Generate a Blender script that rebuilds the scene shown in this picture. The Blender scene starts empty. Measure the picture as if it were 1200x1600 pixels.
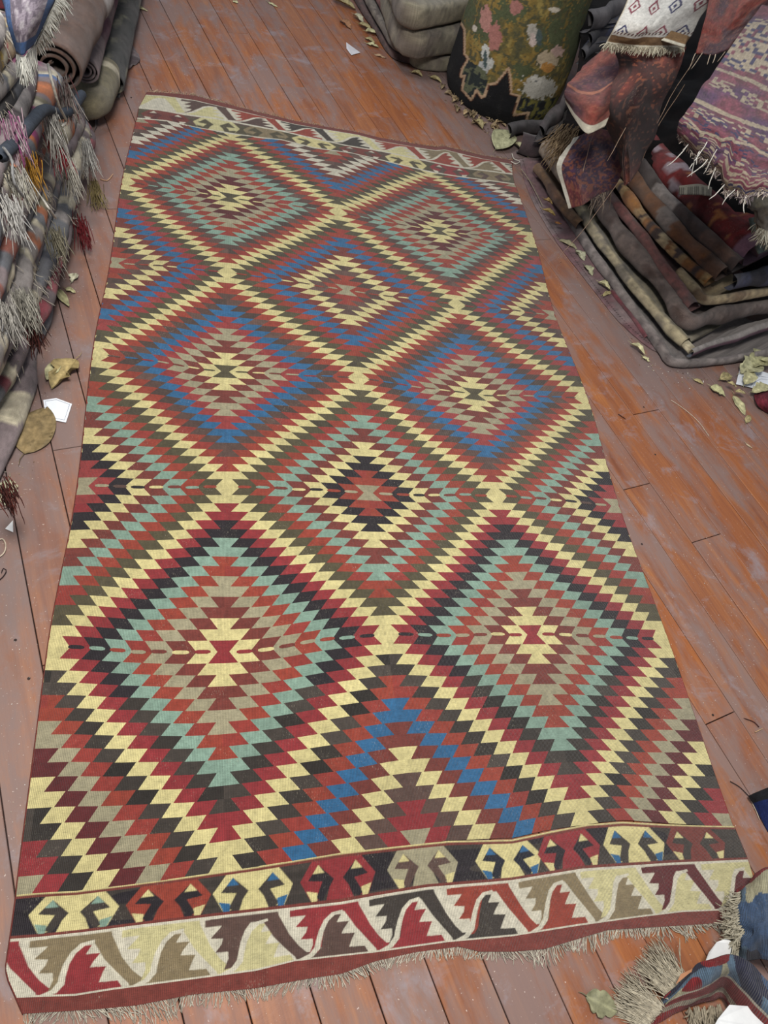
import bpy, math, random
import numpy as np
from mathutils import Matrix, Vector

# ---------------------------------------------------------------- camera, light, exposure
FPX, CAMH = 1073.0, 1.6
def nrm(v):
    v = np.array(v, float); return v / np.linalg.norm(v)
_Y = nrm((395 - 600, -849 - 800, FPX)); _X = np.array((4918 - 600, 962 - 800, FPX), float)
_X -= _Y * (_X @ _Y); _X = nrm(_X); _Z = np.cross(_X, _Y)
RM = np.array([_X, _Y, _Z])                      # camera axes (x right, y down, z forward) -> world
def at(px, py, z=0.0):
    "point of the place seen at photo position (px, py) at height z above the floor"
    d = RM @ np.array([px - 600, py - 800, FPX]); return np.array([0, 0, CAMH]) + d * (z - CAMH) / d[2]
S = bpy.context.scene
C = S.collection
cam = bpy.data.cameras.new('camera'); camo = bpy.data.objects.new('camera', cam); C.objects.link(camo)
M3 = Matrix([[RM[i, 0], -RM[i, 1], -RM[i, 2]] for i in range(3)])
camo.matrix_world = Matrix.Translation((0, 0, CAMH)) @ M3.to_4x4()
cam.sensor_fit = 'VERTICAL'; cam.sensor_height = 36.0; cam.lens = 36.0 * FPX / 1600
cam.clip_start = 0.02; S.camera = camo

W = bpy.data.worlds.new('world'); S.world = W; W.use_nodes = True
W.node_tree.nodes['Background'].inputs[0].default_value = (0.80, 0.86, 0.95, 1)
W.node_tree.nodes['Background'].inputs[1].default_value = 0.30
def area(name, loc, target, size, power, col):
    l = bpy.data.lights.new(name, 'AREA'); l.size = size; l.energy = power; l.color = col
    o = bpy.data.objects.new(name, l); C.objects.link(o); o.location = loc
    o.rotation_euler = (Vector(target) - Vector(loc)).to_track_quat('-Z', 'Y').to_euler(); return o
area('ceiling_lamp', (0.0, 0.45, 2.7), (0.45, 1.3, 0), 0.6, 78, (1.0, 0.97, 0.91))
area('back_lamp', (-0.35, 3.2, 2.6), (0.2, 3.0, 0), 0.8, 26, (0.93, 0.96, 1.0))
S.view_settings.view_transform = 'Standard'; S.view_settings.look = 'None'
S.view_settings.gamma = 1; S.view_settings.exposure = 0.45; S.view_settings.use_curve_mapping = False

# ---------------------------------------------------------------- helpers
rng = np.random.default_rng(7); random.seed(7)
def lin(c):
    c = np.array(c, float) / 255.0
    return np.where(c <= 0.04045, c / 12.92, ((c + 0.055) / 1.055) ** 2.4)
def tag(o, label=None, cat=None, group=None, kind=None):
    if label: o['label'] = label
    if cat: o['category'] = cat
    if group: o['group'] = group
    if kind: o['kind'] = kind
    return o
def mesh(name, verts, faces, mat, cols=None, parent=None, uv=None, smooth=True, loc=None):
    """verts Nx3, faces: Mx4 / Mx3 array or list; cols Nx3 linear (per vertex); uv Nx2 (per vertex)"""
    me = bpy.data.meshes.new(name)
    verts = np.asarray(verts, float)
    org = np.zeros(3) if loc is None else np.array(loc, float)
    v = verts - org
    if isinstance(faces, np.ndarray):
        k = faces.shape[1]; nf = len(faces)
        me.vertices.add(len(v)); me.vertices.foreach_set('co', v.astype(np.float32).ravel())
        me.loops.add(nf * k); me.loops.foreach_set('vertex_index', faces.astype(np.int32).ravel())
        me.polygons.add(nf); me.polygons.foreach_set('loop_start', np.arange(0, nf * k, k, dtype=np.int32))
        me.update(calc_edges=True)
    else:
        me.from_pydata(v.tolist(), [], [list(map(int, f)) for f in faces]); me.update()
    if cols is not None:
        a = me.color_attributes.new('Col', 'FLOAT_COLOR', 'POINT')
        c4 = np.ones((len(v), 4), np.float32); c4[:, :3] = cols; a.data.foreach_set('color', c4.ravel())
    if uv is not None:
        ul = me.uv_layers.new(name='UVMap'); li = np.zeros(len(me.loops), np.int32)
        me.loops.foreach_get('vertex_index', li); ul.data.foreach_set('uv', np.asarray(uv, np.float32)[li].ravel())
    if smooth: me.polygons.foreach_set('use_smooth', np.ones(len(me.polygons), bool))
    me.materials.append(mat); me.validate()
    o = bpy.data.objects.new(name, me); C.objects.link(o)
    if parent is not None:
        o.parent = parent; o.location = org - np.array(parent.location)
    else: o.location = org
    return o
def empty(name, loc, label=None, cat=None, group=None):
    o = bpy.data.objects.new(name, None); C.objects.link(o); o.location = loc; o.empty_display_size = .05
    return tag(o, label, cat, group)
# smooth value noise
_perm = np.random.default_rng(3).random((64, 64, 64)).astype(np.float32)
def vnoise(x, y, z=0.0):
    x, y = np.broadcast_arrays(np.asarray(x, float), np.asarray(y, float)); z = np.broadcast_to(np.asarray(z, float), x.shape)
    out = 0
    xi, yi, zi = np.floor(x).astype(int), np.floor(y).astype(int), np.floor(z).astype(int)
    fx, fy, fz = [f * f * (3 - 2 * f) for f in (x - xi, y - yi, z - zi)]
    for a in (0, 1):
        for b in (0, 1):
            for c in (0, 1):
                w = (fx if a else 1 - fx) * (fy if b else 1 - fy) * (fz if c else 1 - fz)
                out = out + w * _perm[(xi + a) & 63, (yi + b) & 63, (zi + c) & 63]
    return out * 2 - 1
def fbm(x, y, z=0.0, n=3):
    return sum(vnoise(x * 2 ** i, y * 2 ** i, z + i * 7.3) / 2 ** i for i in range(n)) / (2 - 2 ** (1 - n))
def crm(P, t):
    "Catmull-Rom through the control rows P (n,...) at parameters t in 0..n-1, ends extrapolated"
    P = np.asarray(P, float); P = np.concatenate([[2 * P[0] - P[1]], P, [2 * P[-1] - P[-2]]])
    t = np.asarray(t, float); i = np.clip(np.floor(t).astype(int), 0, len(P) - 4); f = t - i
    f = f.reshape(f.shape + (1,) * (P.ndim - 1))
    a, b, c, d = P[i], P[i + 1], P[i + 2], P[i + 3]
    return .5 * (2 * b + (c - a) * f + (2 * a - 5 * b + 4 * c - d) * f ** 2 + (3 * b - 3 * c + d - a) * f ** 3)
def gridfaces(nu, nv, wrap=False):
    i, j = np.meshgrid(np.arange(nu - 1), np.arange(nv - 1), indexing='ij'); a = i * nv + j
    return np.stack([a, a + nv, a + nv + 1, a + 1], -1).reshape(-1, 4)

# ---------------------------------------------------------------- materials
def newmat(name):
    m = bpy.data.materials.new(name); m.use_nodes = True; nt = m.node_tree
    return m, nt, nt.nodes['Principled BSDF'], (lambda t, **k: mk(nt, t, **k))
def mk(nt, t, **k):
    n = nt.nodes.new(t)
    for a, b in k.items(): setattr(n, a, b)
    return n
def ramp(nt, stops, interp='LINEAR'):
    r = nt.nodes.new('ShaderNodeValToRGB'); e = r.color_ramp; e.interpolation = interp
    while len(e.elements) < len(stops): e.elements.new(.5)
    for q, (p, c) in zip(e.elements, stops):
        q.position = p; q.color = (*lin(c), 1) if len(c) == 3 else c
    return r
def mixc(nt, f, a, b, bt='MIX'):
    n = nt.nodes.new('ShaderNodeMix'); n.data_type = 'RGBA'; n.blend_type = bt
    for s, v in ((0, f), (6, a), (7, b)):
        if hasattr(v, 'links'): nt.links.new(v, n.inputs[s])
        else: n.inputs[s].default_value = v
    return n.outputs[2]
def noise(nt, vec, scale, detail=4, rough=.6, dist=0, sc=None):
    if sc is not None:
        mp = nt.nodes.new('ShaderNodeMapping'); mp.inputs['Scale'].default_value = sc; nt.links.new(vec, mp.inputs[0]); vec = mp.outputs[0]
    n = nt.nodes.new('ShaderNodeTexNoise'); n.inputs['Scale'].default_value = scale
    n.inputs['Detail'].default_value = detail; n.inputs['Roughness'].default_value = rough; n.inputs['Distortion'].default_value = dist
    nt.links.new(vec, n.inputs['Vector']); return n.outputs[0]
def mrange(nt, v, a, b, c=0, d=1):
    n = nt.nodes.new('ShaderNodeMapRange'); nt.links.new(v, n.inputs[0])
    for i, q in zip((1, 2, 3, 4), (a, b, c, d)): n.inputs[i].default_value = q
    return n.outputs[0]
def bump(nt, h, strength, dist, nrmin=None):
    b = nt.nodes.new('ShaderNodeBump'); b.inputs['Strength'].default_value = strength; b.inputs['Distance'].default_value = dist
    nt.links.new(h, b.inputs['Height'])
    if nrmin is not None: nt.links.new(nrmin, b.inputs['Normal'])
    return b.outputs[0]
def wool(name, rib=2.6, fleck=.5, ribs=.35, dusty=0.0, tint=0.0, sheen=.12, knots=False, fleckcol=(215, 205, 180)):
    m, nt, bs, N = newmat(name); L = nt.links
    at_ = N('ShaderNodeAttribute', attribute_name='Col'); uv = N('ShaderNodeUVMap', uv_map='UVMap').outputs[0]
    col = at_.outputs[0]
    n1 = noise(nt, uv, 60, 5, .65, sc=(1, 1, 1)); col = mixc(nt, 1, col, ramp_out(nt, n1, [(.3, (218, 218, 218)), (.65, (255, 255, 255))]), 'MULTIPLY')
    n2 = noise(nt, uv, 1, 3, .7, sc=(60, 600, 1)); col = mixc(nt, 1, col, ramp_out(nt, n2, [(.25, (205, 205, 205)), (.5, (255, 255, 255))]), 'MULTIPLY')
    if fleck > 0:
        n3 = noise(nt, uv, 1, 2, .6, sc=(700, 150, 1)); n4 = noise(nt, uv, 14, 3, .6)
        mask = N('ShaderNodeMath', operation='MULTIPLY'); L.new(mrange(nt, n3, .60, .72), mask.inputs[0]); L.new(mrange(nt, n4, .50, .66), mask.inputs[1])
        mk2 = N('ShaderNodeMath', operation='MULTIPLY'); L.new(mask.outputs[0], mk2.inputs[0]); mk2.inputs[1].default_value = fleck
        col = mixc(nt, mk2.outputs[0], col, (*lin(fleckcol), 1))
    if dusty > 0:
        n5 = noise(nt, uv, 9, 4, .6); col = mixc(nt, mrange(nt, n5, .35, .7, 0, dusty), col, (*lin((150, 140, 140)), 1))
    bs.inputs['Specular IOR Level'].default_value = .18; bs.inputs['Sheen Weight'].default_value = sheen; bs.inputs['Sheen Roughness'].default_value = .5
    sx = N('ShaderNodeSeparateXYZ'); L.new(uv, sx.inputs[0])
    s1 = N('ShaderNodeMath', operation='MULTIPLY'); L.new(sx.outputs[0], s1.inputs[0]); s1.inputs[1].default_value = 2 * math.pi / (rib / 1000)
    s2 = N('ShaderNodeMath', operation='SINE'); L.new(s1.outputs[0], s2.inputs[0])
    if tint > 0: col = mixc(nt, 1, col, ramp_out(nt, mrange(nt, s2.outputs[0], -1, 1), [(0, tuple([255 * (1 - tint)] * 3)), (.7, (255, 255, 255))]), 'MULTIPLY')
    L.new(col, bs.inputs['Base Color']); bs.inputs['Roughness'].default_value = .92
    h = noise(nt, uv, 1, 3, .7, sc=(500, 900, 1))
    bb = bump(nt, h, .5, .0015)
    if knots:
        vo = N('ShaderNodeTexVoronoi'); mp = N('ShaderNodeMapping'); mp.inputs['Scale'].default_value = (240, 240, 1); L.new(uv, mp.inputs[0]); L.new(mp.outputs[0], vo.inputs['Vector'])
        bb = bump(nt, vo.outputs['Distance'], .7, .003, bb)
    else: bb = bump(nt, s2.outputs[0], ribs, .0012, bb)
    L.new(bb, bs.inputs['Normal'])
    return m
def ramp_out(nt, v, stops):
    r = ramp(nt, stops); nt.links.new(v, r.inputs[0]); return r.outputs[0]
M_kilim = wool('kilim_wool', 3.4, .5, .8, tint=.16)
M_rug = wool('old_rug_wool', 3.0, .3, .6, dusty=.16)
M_pile = wool('knotted_rug_wool', 3.0, .5, .3, knots=True)
M_tap = wool('tapestry_wool', 2.0, .25, .4, sheen=.02)
M_shade = wool('shade_black', 2.0, 0, .3, sheen=0)  # sheenless wool for the black sheet that stands in for shade
def attr_mat(name, rough=.8, nscale=40, lo=190):
    m, nt, bs, N = newmat(name); a = N('ShaderNodeAttribute', attribute_name='Col'); g = N('ShaderNodeTexCoord').outputs['Object']
    n1 = noise(nt, g, nscale, 5, .6)
    nt.links.new(mixc(nt, 1, a.outputs[0], ramp_out(nt, n1, [(.3, (lo, lo, lo)), (.7, (255, 255, 255))]), 'MULTIPLY'), bs.inputs['Base Color'])
    bs.inputs['Roughness'].default_value = rough; bs.inputs['Specular IOR Level'].default_value = .25
    nt.links.new(bump(nt, n1, .4, .001), bs.inputs['Normal']); return m
M_yarn = attr_mat('cotton_yarn', .9, 120)
M_leaf = attr_mat('dry_leaf', .6, 60, 170)
M_paper = attr_mat('paper', .7, 20, 235)
M_dust = attr_mat('dust', .95, 200, 200)

# floor boards
def plank_mat():
    m, nt, bs, N = newmat('varnished_plank'); L = nt.links
    oc = N('ShaderNodeTexCoord').outputs['Object']; oi = N('ShaderNodeObjectInfo'); geo = N('ShaderNodeNewGeometry').outputs['Position']
    off = N('ShaderNodeVectorMath', operation='ADD'); L.new(oc, off.inputs[0])
    cmb = N('ShaderNodeCombineXYZ'); sc = N('ShaderNodeMath', operation='MULTIPLY'); L.new(oi.outputs['Random'], sc.inputs[0]); sc.inputs[1].default_value = 37
    L.new(sc.outputs[0], cmb.inputs[0]); L.new(sc.outputs[0], cmb.inputs[1]); L.new(cmb.outputs[0], off.inputs[1])
    v = off.outputs[0]
    g1 = noise(nt, v, 1, 6, .62, .6, sc=(2.2, 26, 1)); g2 = noise(nt, v, 1, 4, .7, .2, sc=(8, 160, 1))
    base = ramp_out(nt, g1, [(.28, (86, 46, 28)), (.42, (128, 74, 44)), (.55, (152, 92, 48)), (.68, (176, 112, 54)), (.8, (186, 130, 70))])
    base = mixc(nt, 1, base, ramp_out(nt, g2, [(.3, (205, 195, 190)), (.62, (255, 255, 255))]), 'MULTIPLY')
    base = mixc(nt, .45, base, ramp_out(nt, oi.outputs['Random'], [(0, (136, 86, 60)), (.35, (160, 90, 40)), (.65, (128, 74, 48)), (1, (166, 100, 44))]))
    w1 = noise(nt, geo, 2.3, 6, .62, .4); w2 = noise(nt, v, 1, 5, .65, .3, sc=(4, 14, 1))
    ad = N('ShaderNodeMath', operation='ADD'); L.new(w1, ad.inputs[0]); L.new(w2, ad.inputs[1])
    ad2 = N('ShaderNodeMath', operation='MULTIPLY_ADD'); L.new(oi.outputs['Random'], ad2.inputs[0]); ad2.inputs[1].default_value = .22; L.new(ad.outputs[0], ad2.inputs[2]); worn = mrange(nt, ad2.outputs[0], .98, 1.25, .08, .80)
    base = mixc(nt, worn, base, (*lin((122, 104, 100)), 1))
    w3 = noise(nt, geo, 7, 7, .72, .5); patch = mrange(nt, w3, .55, .70, 0, .6)
    base = mixc(nt, patch, base, (*lin((138, 132, 138)), 1))
    sx = N('ShaderNodeSeparateXYZ'); L.new(geo, sx.inputs[0])
    lft = mrange(nt, sx.outputs[0], -.28, -.50); dd = N('ShaderNodeVectorMath', operation='DOT_PRODUCT'); L.new(geo, dd.inputs[0]); dd.inputs[1].default_value = (.968, .25, 0)
    rgt = mrange(nt, dd.outputs['Value'], 1.80, 2.06); ry = N('ShaderNodeMath', operation='MULTIPLY'); L.new(rgt, ry.inputs[0]); L.new(mrange(nt, sx.outputs[1], 1.56, 1.78), ry.inputs[1]); mx_ = N('ShaderNodeMath', operation='MAXIMUM'); L.new(lft, mx_.inputs[0]); L.new(ry.outputs[0], mx_.inputs[1])
    w4 = noise(nt, geo, 5, 6, .65, .5); m4 = N('ShaderNodeMath', operation='MULTIPLY'); L.new(mx_.outputs[0], m4.inputs[0]); L.new(mrange(nt, w4, .30, .55, .35, 1), m4.inputs[1])
    m5 = N('ShaderNodeMath', operation='MULTIPLY'); L.new(m4.outputs[0], m5.inputs[0]); m5.inputs[1].default_value = .85
    base = mixc(nt, m5.outputs[0], base, (*lin((112, 98, 96)), 1))
    d1 = noise(nt, geo, 170, 2, .5); spk = mrange(nt, d1, .70, .74, 0, .6); base = mixc(nt, spk, base, (*lin((205, 190, 180)), 1))
    L.new(base, bs.inputs['Base Color'])
    rr = N('ShaderNodeMath', operation='MULTIPLY_ADD'); L.new(worn, rr.inputs[0]); rr.inputs[1].default_value = .35; rr.inputs[2].default_value = .42
    L.new(rr.outputs[0], bs.inputs['Roughness']); bs.inputs['Specular IOR Level'].default_value = .35
    b = bump(nt, g2, .25, .0008); b = bump(nt, w3, .3, .002, b); L.new(b, bs.inputs['Normal'])
    return m
M_plank = plank_mat()
m, nt, bs, N = newmat('dark_subfloor'); g = N('ShaderNodeTexCoord').outputs['Object']
nt.links.new(ramp_out(nt, noise(nt, g, 12, 5), [(.3, (30, 22, 20)), (.7, (58, 44, 40))]), bs.inputs['Base Color']); bs.inputs['Roughness'].default_value = .95
M_sub = m
# ================================================================ FLOOR
pd_ = RM @ np.array([-300 - 600, -1110 - 800, FPX]); PD = nrm(pd_[:2]); PN = np.array([PD[1], -PD[0]])   # along the boards / across them
def sn(s, n): return PD * s + PN * n
sub = [*[(*sn(s, n), -.024) for s, n in ((-1.2, -1.5), (7.5, -1.5), (7.5, 5), (-1.2, 5))]]
sub += [(x, y, -.06) for x, y, z in sub]
floor = mesh('floor', sub, [(0, 1, 2, 3)[::-1], (4, 5, 6, 7), (0, 1, 5, 4), (1, 2, 6, 5), (2, 3, 7, 6), (3, 0, 4, 7)], M_sub, smooth=False)
floor['kind'] = 'structure'
seams0 = [-.85, -.735, -.615, -.50, -.38, -.265, -.15, -.03, .082, .20, .315, .43, .544, .668, .786, .905, 1.025, 1.145, 1.255, 1.371, 1.48, 1.602, 1.718, 1.848, 1.972, 2.085, 2.20, 2.315, 2.43, 2.55, 2.67, 2.785, 2.9, 3.02, 3.14, 3.26, 3.38, 3.5, 3.62, 3.74, 3.86, 3.98, 4.1]
drift = [-.05 if n < .95 else (-.03 if n < 1.4 else -.022) for n in seams0]
ends = {7: [1.31], 8: [], 20: [], 19: [.04, 2.2], 21: [.775, 3.0], 22: [.534, 2.6], 23: [1.057], 15: [3.41], 16: [3.91], 17: [3.75]}
rp = random.Random(5)
SMAX = 6.3
def plank(n0a, n1a, n0b, n1b, s0, s1):
    g, h, c = .0012, .02, .0012
    zt = rp.uniform(-.0012, .0006)
    def ring(ins, z): return [(s0 + ins, n0a + ins), (s1 - ins, n0b + ins), (s1 - ins, n1b - ins), (s0 + ins, n1a - ins)], z
    V = []
    for ins, z in ((g, -.022), (g, zt - c), (g + c, zt)):
        r, zz = ring(ins, z); V += [(s, n, zz) for s, n in r]
    cs, cn = (s0 + s1) / 2, (n0a + n1b) / 2
    V = [(s - cs, n - cn, z) for s, n, z in V]
    F = [(8, 9, 10, 11)[::-1]]
    for k in (0, 4):
        for i in range(4): j = (i + 1) % 4; F.append((k + i, k + 4 + i, k + 4 + j, k + j))
    o = mesh('plank', V, F, M_plank, smooth=False)
    # local x = along the board, local y = across (right-handed: y points to -PN)
    o.data.transform(Matrix.Diagonal((1, -1, 1, 1))); o.data.flip_normals()
    o.parent = floor; o.location = (*sn(cs, cn), 0); o.rotation_euler = (0, 0, math.atan2(PD[1], PD[0]))
    return o
for k in range(len(seams0) - 1):
    def nn(i, s): return seams0[i] + drift[i] * (s + .4) / 3.9
    js = list(ends.get(k, []))
    if not js: js = [rp.uniform(.2, 1.6), rp.uniform(2.3, 3.6)] if (k < 9 or 8 < k < 19) else [rp.uniform(1.5, 3)]
    if k in (8,): js = [2.4]
    js = sorted([-1.0] + js + [j for j in (rp.uniform(4.2, 5.2),)] + [SMAX])
    for a, b in zip(js[:-1], js[1:]):
        if b - a > .15: plank(nn(k, a), nn(k + 1, a), nn(k, b), nn(k + 1, b), a, b)

# ================================================================ THE KILIM
COL = dict(cream=(226, 212, 150), white=(222, 214, 192), red=(158, 66, 50), crim=(150, 50, 54), dred=(124, 58, 50), maroon=(98, 38, 40), khaki=(170, 161, 131),
           mint=(140, 168, 150), blue=(50, 106, 150), olive=(88, 80, 58), brown=(96, 72, 64), char=(66, 58, 52), black=(40, 33, 38), navy=(30, 32, 44), tan=(146, 128, 96), pale=(216, 206, 152))
LC = {k: lin(v) for k, v in COL.items()}
DA = {0: 'olive cream maroon khaki red mint brown red cream', 1: 'olive cream dred khaki crim blue brown red cream', 2: 'crim cream dred khaki red mint black crim cream'}
DBm = {0: 'khaki red brown white dred blue red olive cream', 1: 'khaki red brown cream dred blue red olive cream', 2: 'khaki red black cream dred mint red olive cream', 3: 'khaki crim brown cream dred blue red char cream'}
DBe = {0: 'khaki red brown white dred blue red olive cream', 1: 'khaki red brown cream dred blue crim olive cream', 2: 'khaki crim black cream dred mint red olive cream', 3: 'khaki crim char cream maroon khaki red char cream'}
UE = 16.3
RZ = .007
LATU = [-16.3, -8, 0, 8, 16.3]
LAT = [[(214,186),(364,205),(519,238),(669,262),(804,285)], [(191,282),(359,308),(529,332),(686,361),(835,375)],
 [(172,410),(356,426),(542.5,454),(713,475),(867,494)], [(145.5,552),(352.5,579.5),(559,590),(740,615.5),(918,622)],
 [(121,761),(354,761),(576,770),(777.5,775.5),(967,791)], [(75,1013),(347,1018),(606,992),(830.7,992.7),(1044,997)],
 [(26,1395),(349,1358),(651,1317),(912,1285),(1146,1292)]]
LATW = np.array([[at(*p, RZ)[:2] for p in r] for r in LAT])
def line(pts):
    w = np.array([at(*p, RZ)[:2] for p in pts]); return lambda x: np.interp(x, w[:, 0], w[:, 1])
lA = line([(27,1398),(60,1395),(120,1392),(200,1382),(277,1372),(400,1354),(533,1332),(633,1321),(700,1314),(800,1312),(860,1299),(917,1288),(973,1284),(1040,1288),(1100,1290),(1147,1291)])
lB = line([(16,1467),(60,1464),(133,1456),(217,1445),(320,1433),(400,1424),(533,1409),(587,1399),(667,1386),(767,1378),(800,1375),(910,1357),(987,1352),(1047,1348),(1168,1343)])
lC = line([(25,1559),(117,1556),(173,1547),(317,1528),(400,1517),(460,1502),(587,1488),(700,1472),(800,1463),(900,1447),(1000,1433),(1067,1425),(1190,1420)])
lD = line([(37,1584),(150,1577),(213,1571),(300,1554),(400,1544),(483,1529),(533,1522),(587,1502),(650,1488),(717,1479),(750,1487),(800,1487),(850,1483),(950,1453),(1033,1448),(1190,1438)])
lF = line([(214,185),(260,189),(310,200),(367,210),(410,216),(440,219),(490,232),(550,240),(620,257),(673,269),(727,277),(804,288)])
lG = line([(217,167),(247,170),(285,177),(335,183),(385,193),(440,204),(473,212),(540,227),(600,237),(640,245),(707,258),(801,271)])
lH = line([(228,147),(255,149),(305,156),(355,168),(397,178),(460,194),(559,211),(593,221),(681,234),(695,233),(757,248),(800,256)])
lI = line([(228,143),(255,144),(305,149),(355,162),(397,173),(460,189),(559,207),(593,216),(681,229),(695,228),(757,243),(802,250)])
def lxs(pts):
    w = [at(*p[1:], RZ)[0] for p in pts]; return lambda t: np.interp(t, [p[0] for p in pts], w)
xl_b = lxs([(0,26,1397),(1,16,1468),(1.5,11,1503),(1.7,14,1531),(2,26,1559),(3,37,1584)])
xr_b = lxs([(0,1147,1291),(1,1168,1343),(2,1192,1421),(3,1196,1440)])
xl_t = lxs([(0,214,186),(1,217,167),(2,228,147),(3,229,143)]); xr_t = lxs([(0,804,287),(1,801,271),(2,800,256),(3,802,250)])
def zbump(x, y):
    return RZ + .0035 * vnoise(x * 3.1, y * 2.6, 1.5) + .0018 * vnoise(x * 9, y * 6, 4.5)
def field_xy(U, V):
    U = np.asarray(U, float); V = np.asarray(V, float)
    tu = np.interp(U, LATU, range(5)); tv = V / 17.0
    R_ = crm(LATW, tv)                         # (...,5,2)
    Pp = np.concatenate([2 * R_[..., :1, :] - R_[..., 1:2, :], R_, 2 * R_[..., -1:, :] - R_[..., -2:-1, :]], -2)
    i = np.clip(np.floor(tu).astype(int), 0, 3); f = (tu - i)[..., None]
    g = lambda k: np.take_along_axis(Pp, (i + k)[..., None, None], -2)[..., 0, :]
    a, b, c, d = g(0), g(1), g(2), g(3)
    p = .5 * (2 * b + (c - a) * f + (2 * a - 5 * b + 4 * c - d) * f ** 2 + (3 * b - 3 * c + d - a) * f ** 3)
    x, y = p[..., 0], p[..., 1]
    def endrow(k):
        return np.interp(x, LATW[k, :, 0], LATW[k, :, 1])
    wb = np.clip((V - 94) / 8, 0, 1); wt = np.clip((8 - V) / 8, 0, 1)
    y = y + wb ** 2 * (lA(x) - endrow(6)) + wt ** 2 * (lF(x) - endrow(0))
    x = x + .006 * vnoise(U * .45, V * .11, 2.2) * np.clip((16.2 - abs(U)) / 3, 0.3, 1)
    y = y + .006 * vnoise(U * .33, V * .09, 6.2) * np.clip(V / 6, 0, 1) * np.clip((102 - V) / 6, 0, 1)
    return x, y
def field_pos(U, V):
    x, y = field_xy(U, V); return np.stack([x, y, zbump(x, y)], -1)
SLf = lambda k: float(np.interp(k, [0, 45, 70, 102], [.60, .56, .46, .40]))
cell_rand = lambda *k: random.Random(hash(k)).random()
def cell_col(name, V, key):
    c = LC[name].copy()
    r1, r2 = cell_rand(*key), cell_rand(*key, 9)
    if name == 'olive' and V > 86: c = LC['char'] * .9
    if name == 'olive' and r2 < .18 and V < 60: c = .5 * (LC['olive'] + LC['char'])
    if name == 'black' and V > 88: c = LC['char'] * (.45 + .75 * r1)
    if name == 'brown' and V < 60: c = .5 * (LC['brown'] + LC['char']) if r2 < .35 else LC['brown'] * (1 + .35 * (r1 - .3))
    if name == 'char': c = c * (.45 + .9 * r1)
    if name == 'red' and r2 < .25: c = .6 * LC['red'] + .4 * LC['crim']
    if name == 'crim' and V < 70: c = .75 * LC['crim'] + .25 * LC['red'] + np.array([.02, .01, .01])
    return c * (1 + .16 * (r1 - .5))
def ringname(A_j, B_j, right, bcol, ring):
    if ring <= 8: return DA[A_j].split()[ring]
    t = (DBm if bcol == 0 else DBe)[B_j]; return t.split()[max(0, 16 - ring)]
V_, F_, K_ = [], [], []
nv_ = 0
segs = [(-24 + 8, -16.3, -8, -16), ]        # helper list below
segs = []
for lo, hi, Ac, Bc in ((-16.3, -16, -24, -16), (-16, -8, -8, -16), (-8, 0, -8, 0), (0, 8, 8, 0), (8, 16, 8, 16), (16, 16.3, 24, 16)):
    segs.append((lo, hi, Ac, Bc))
UVs = []
for k in range(102):
    j = k // 17
    if j % 2 == 0: r = 16 - (k - 17 * j); down = True; Bj, Aj = j // 2, j // 2
    else: r = k - 17 * j; down = False; Aj, Bj = (j - 1) // 2, (j + 1) // 2
    tv = np.array([0, .5, 1.0]); tt = tv if down else 1 - tv
    for lo, hi, Ac, Bc in segs:
        sgn = 1 if (lo + hi) / 2 > Ac else -1
        dlo, dhi = sorted((abs(lo - Ac), abs(hi - Ac)))
        if abs(Ac) == 24: dlo, dhi = 7.7, 8.0
        offs = r / 2 + .5 + SLf(k) * (tt - .5)
        for ring in range(0, 18):
            a, b = ring - offs, ring + 1 - offs
            if r % 2 == 1:
                a, b = [np.where(abs(q) < .3, 0., np.where(abs(q - 8) < .3, 8., q)) for q in (a, b)]
            a = np.clip(a, dlo, dhi); b = np.clip(b, dlo, dhi)
            if (b - a).max() < 1e-6: continue
            nm = ringname(Aj, Bj, Ac > 0, Bc, ring)
            # tooth edge: split the width in three so that the cell follows the cloth
            c = cell_col(nm, k, (k, lo, ring))
            if ring == 8 and nm == 'cream' and j == 0 and False: pass
            cols = []
            for fr in (0, 1 / 3, 2 / 3, 1):
                d = a + (b - a) * fr; U = Ac + sgn * d
                cols.append(U)
            Ug = np.array(cols); Vg = np.broadcast_to(k + tv, Ug.shape)
            V_.append(Ug.ravel()); UVs.append(Vg.ravel())
            base = nv_; nv_ += 12
            K_.append(np.repeat(c[None], 12, 0))
            for q in range(3):
                for w in range(2):
                    f = [base + q * 3 + w, base + (q + 1) * 3 + w, base + (q + 1) * 3 + w + 1, base + q * 3 + w + 1]
                    F_.append(f if sgn < 0 else f[::-1])
Uall = np.concatenate(V_); Vall = np.concatenate(UVs); P3 = field_pos(Uall, Vall)
Kall = np.concatenate(K_); Fall = np.array(F_)
# slow dye variation across the cloth
Kall = Kall * (1 + .07 * vnoise(P3[:, 0] * 2.5, P3[:, 1] * 9, 3))[:, None]
kil = empty('kilim_rug', (.45, 1.6, 0), 'large kilim rug with serrated cream, red, blue and mint diamonds lying flat on the boards', 'rug')
fld = mesh('diamond_field', P3, Fall, M_kilim, Kall, kil, uv=P3[:, :2])
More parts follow.
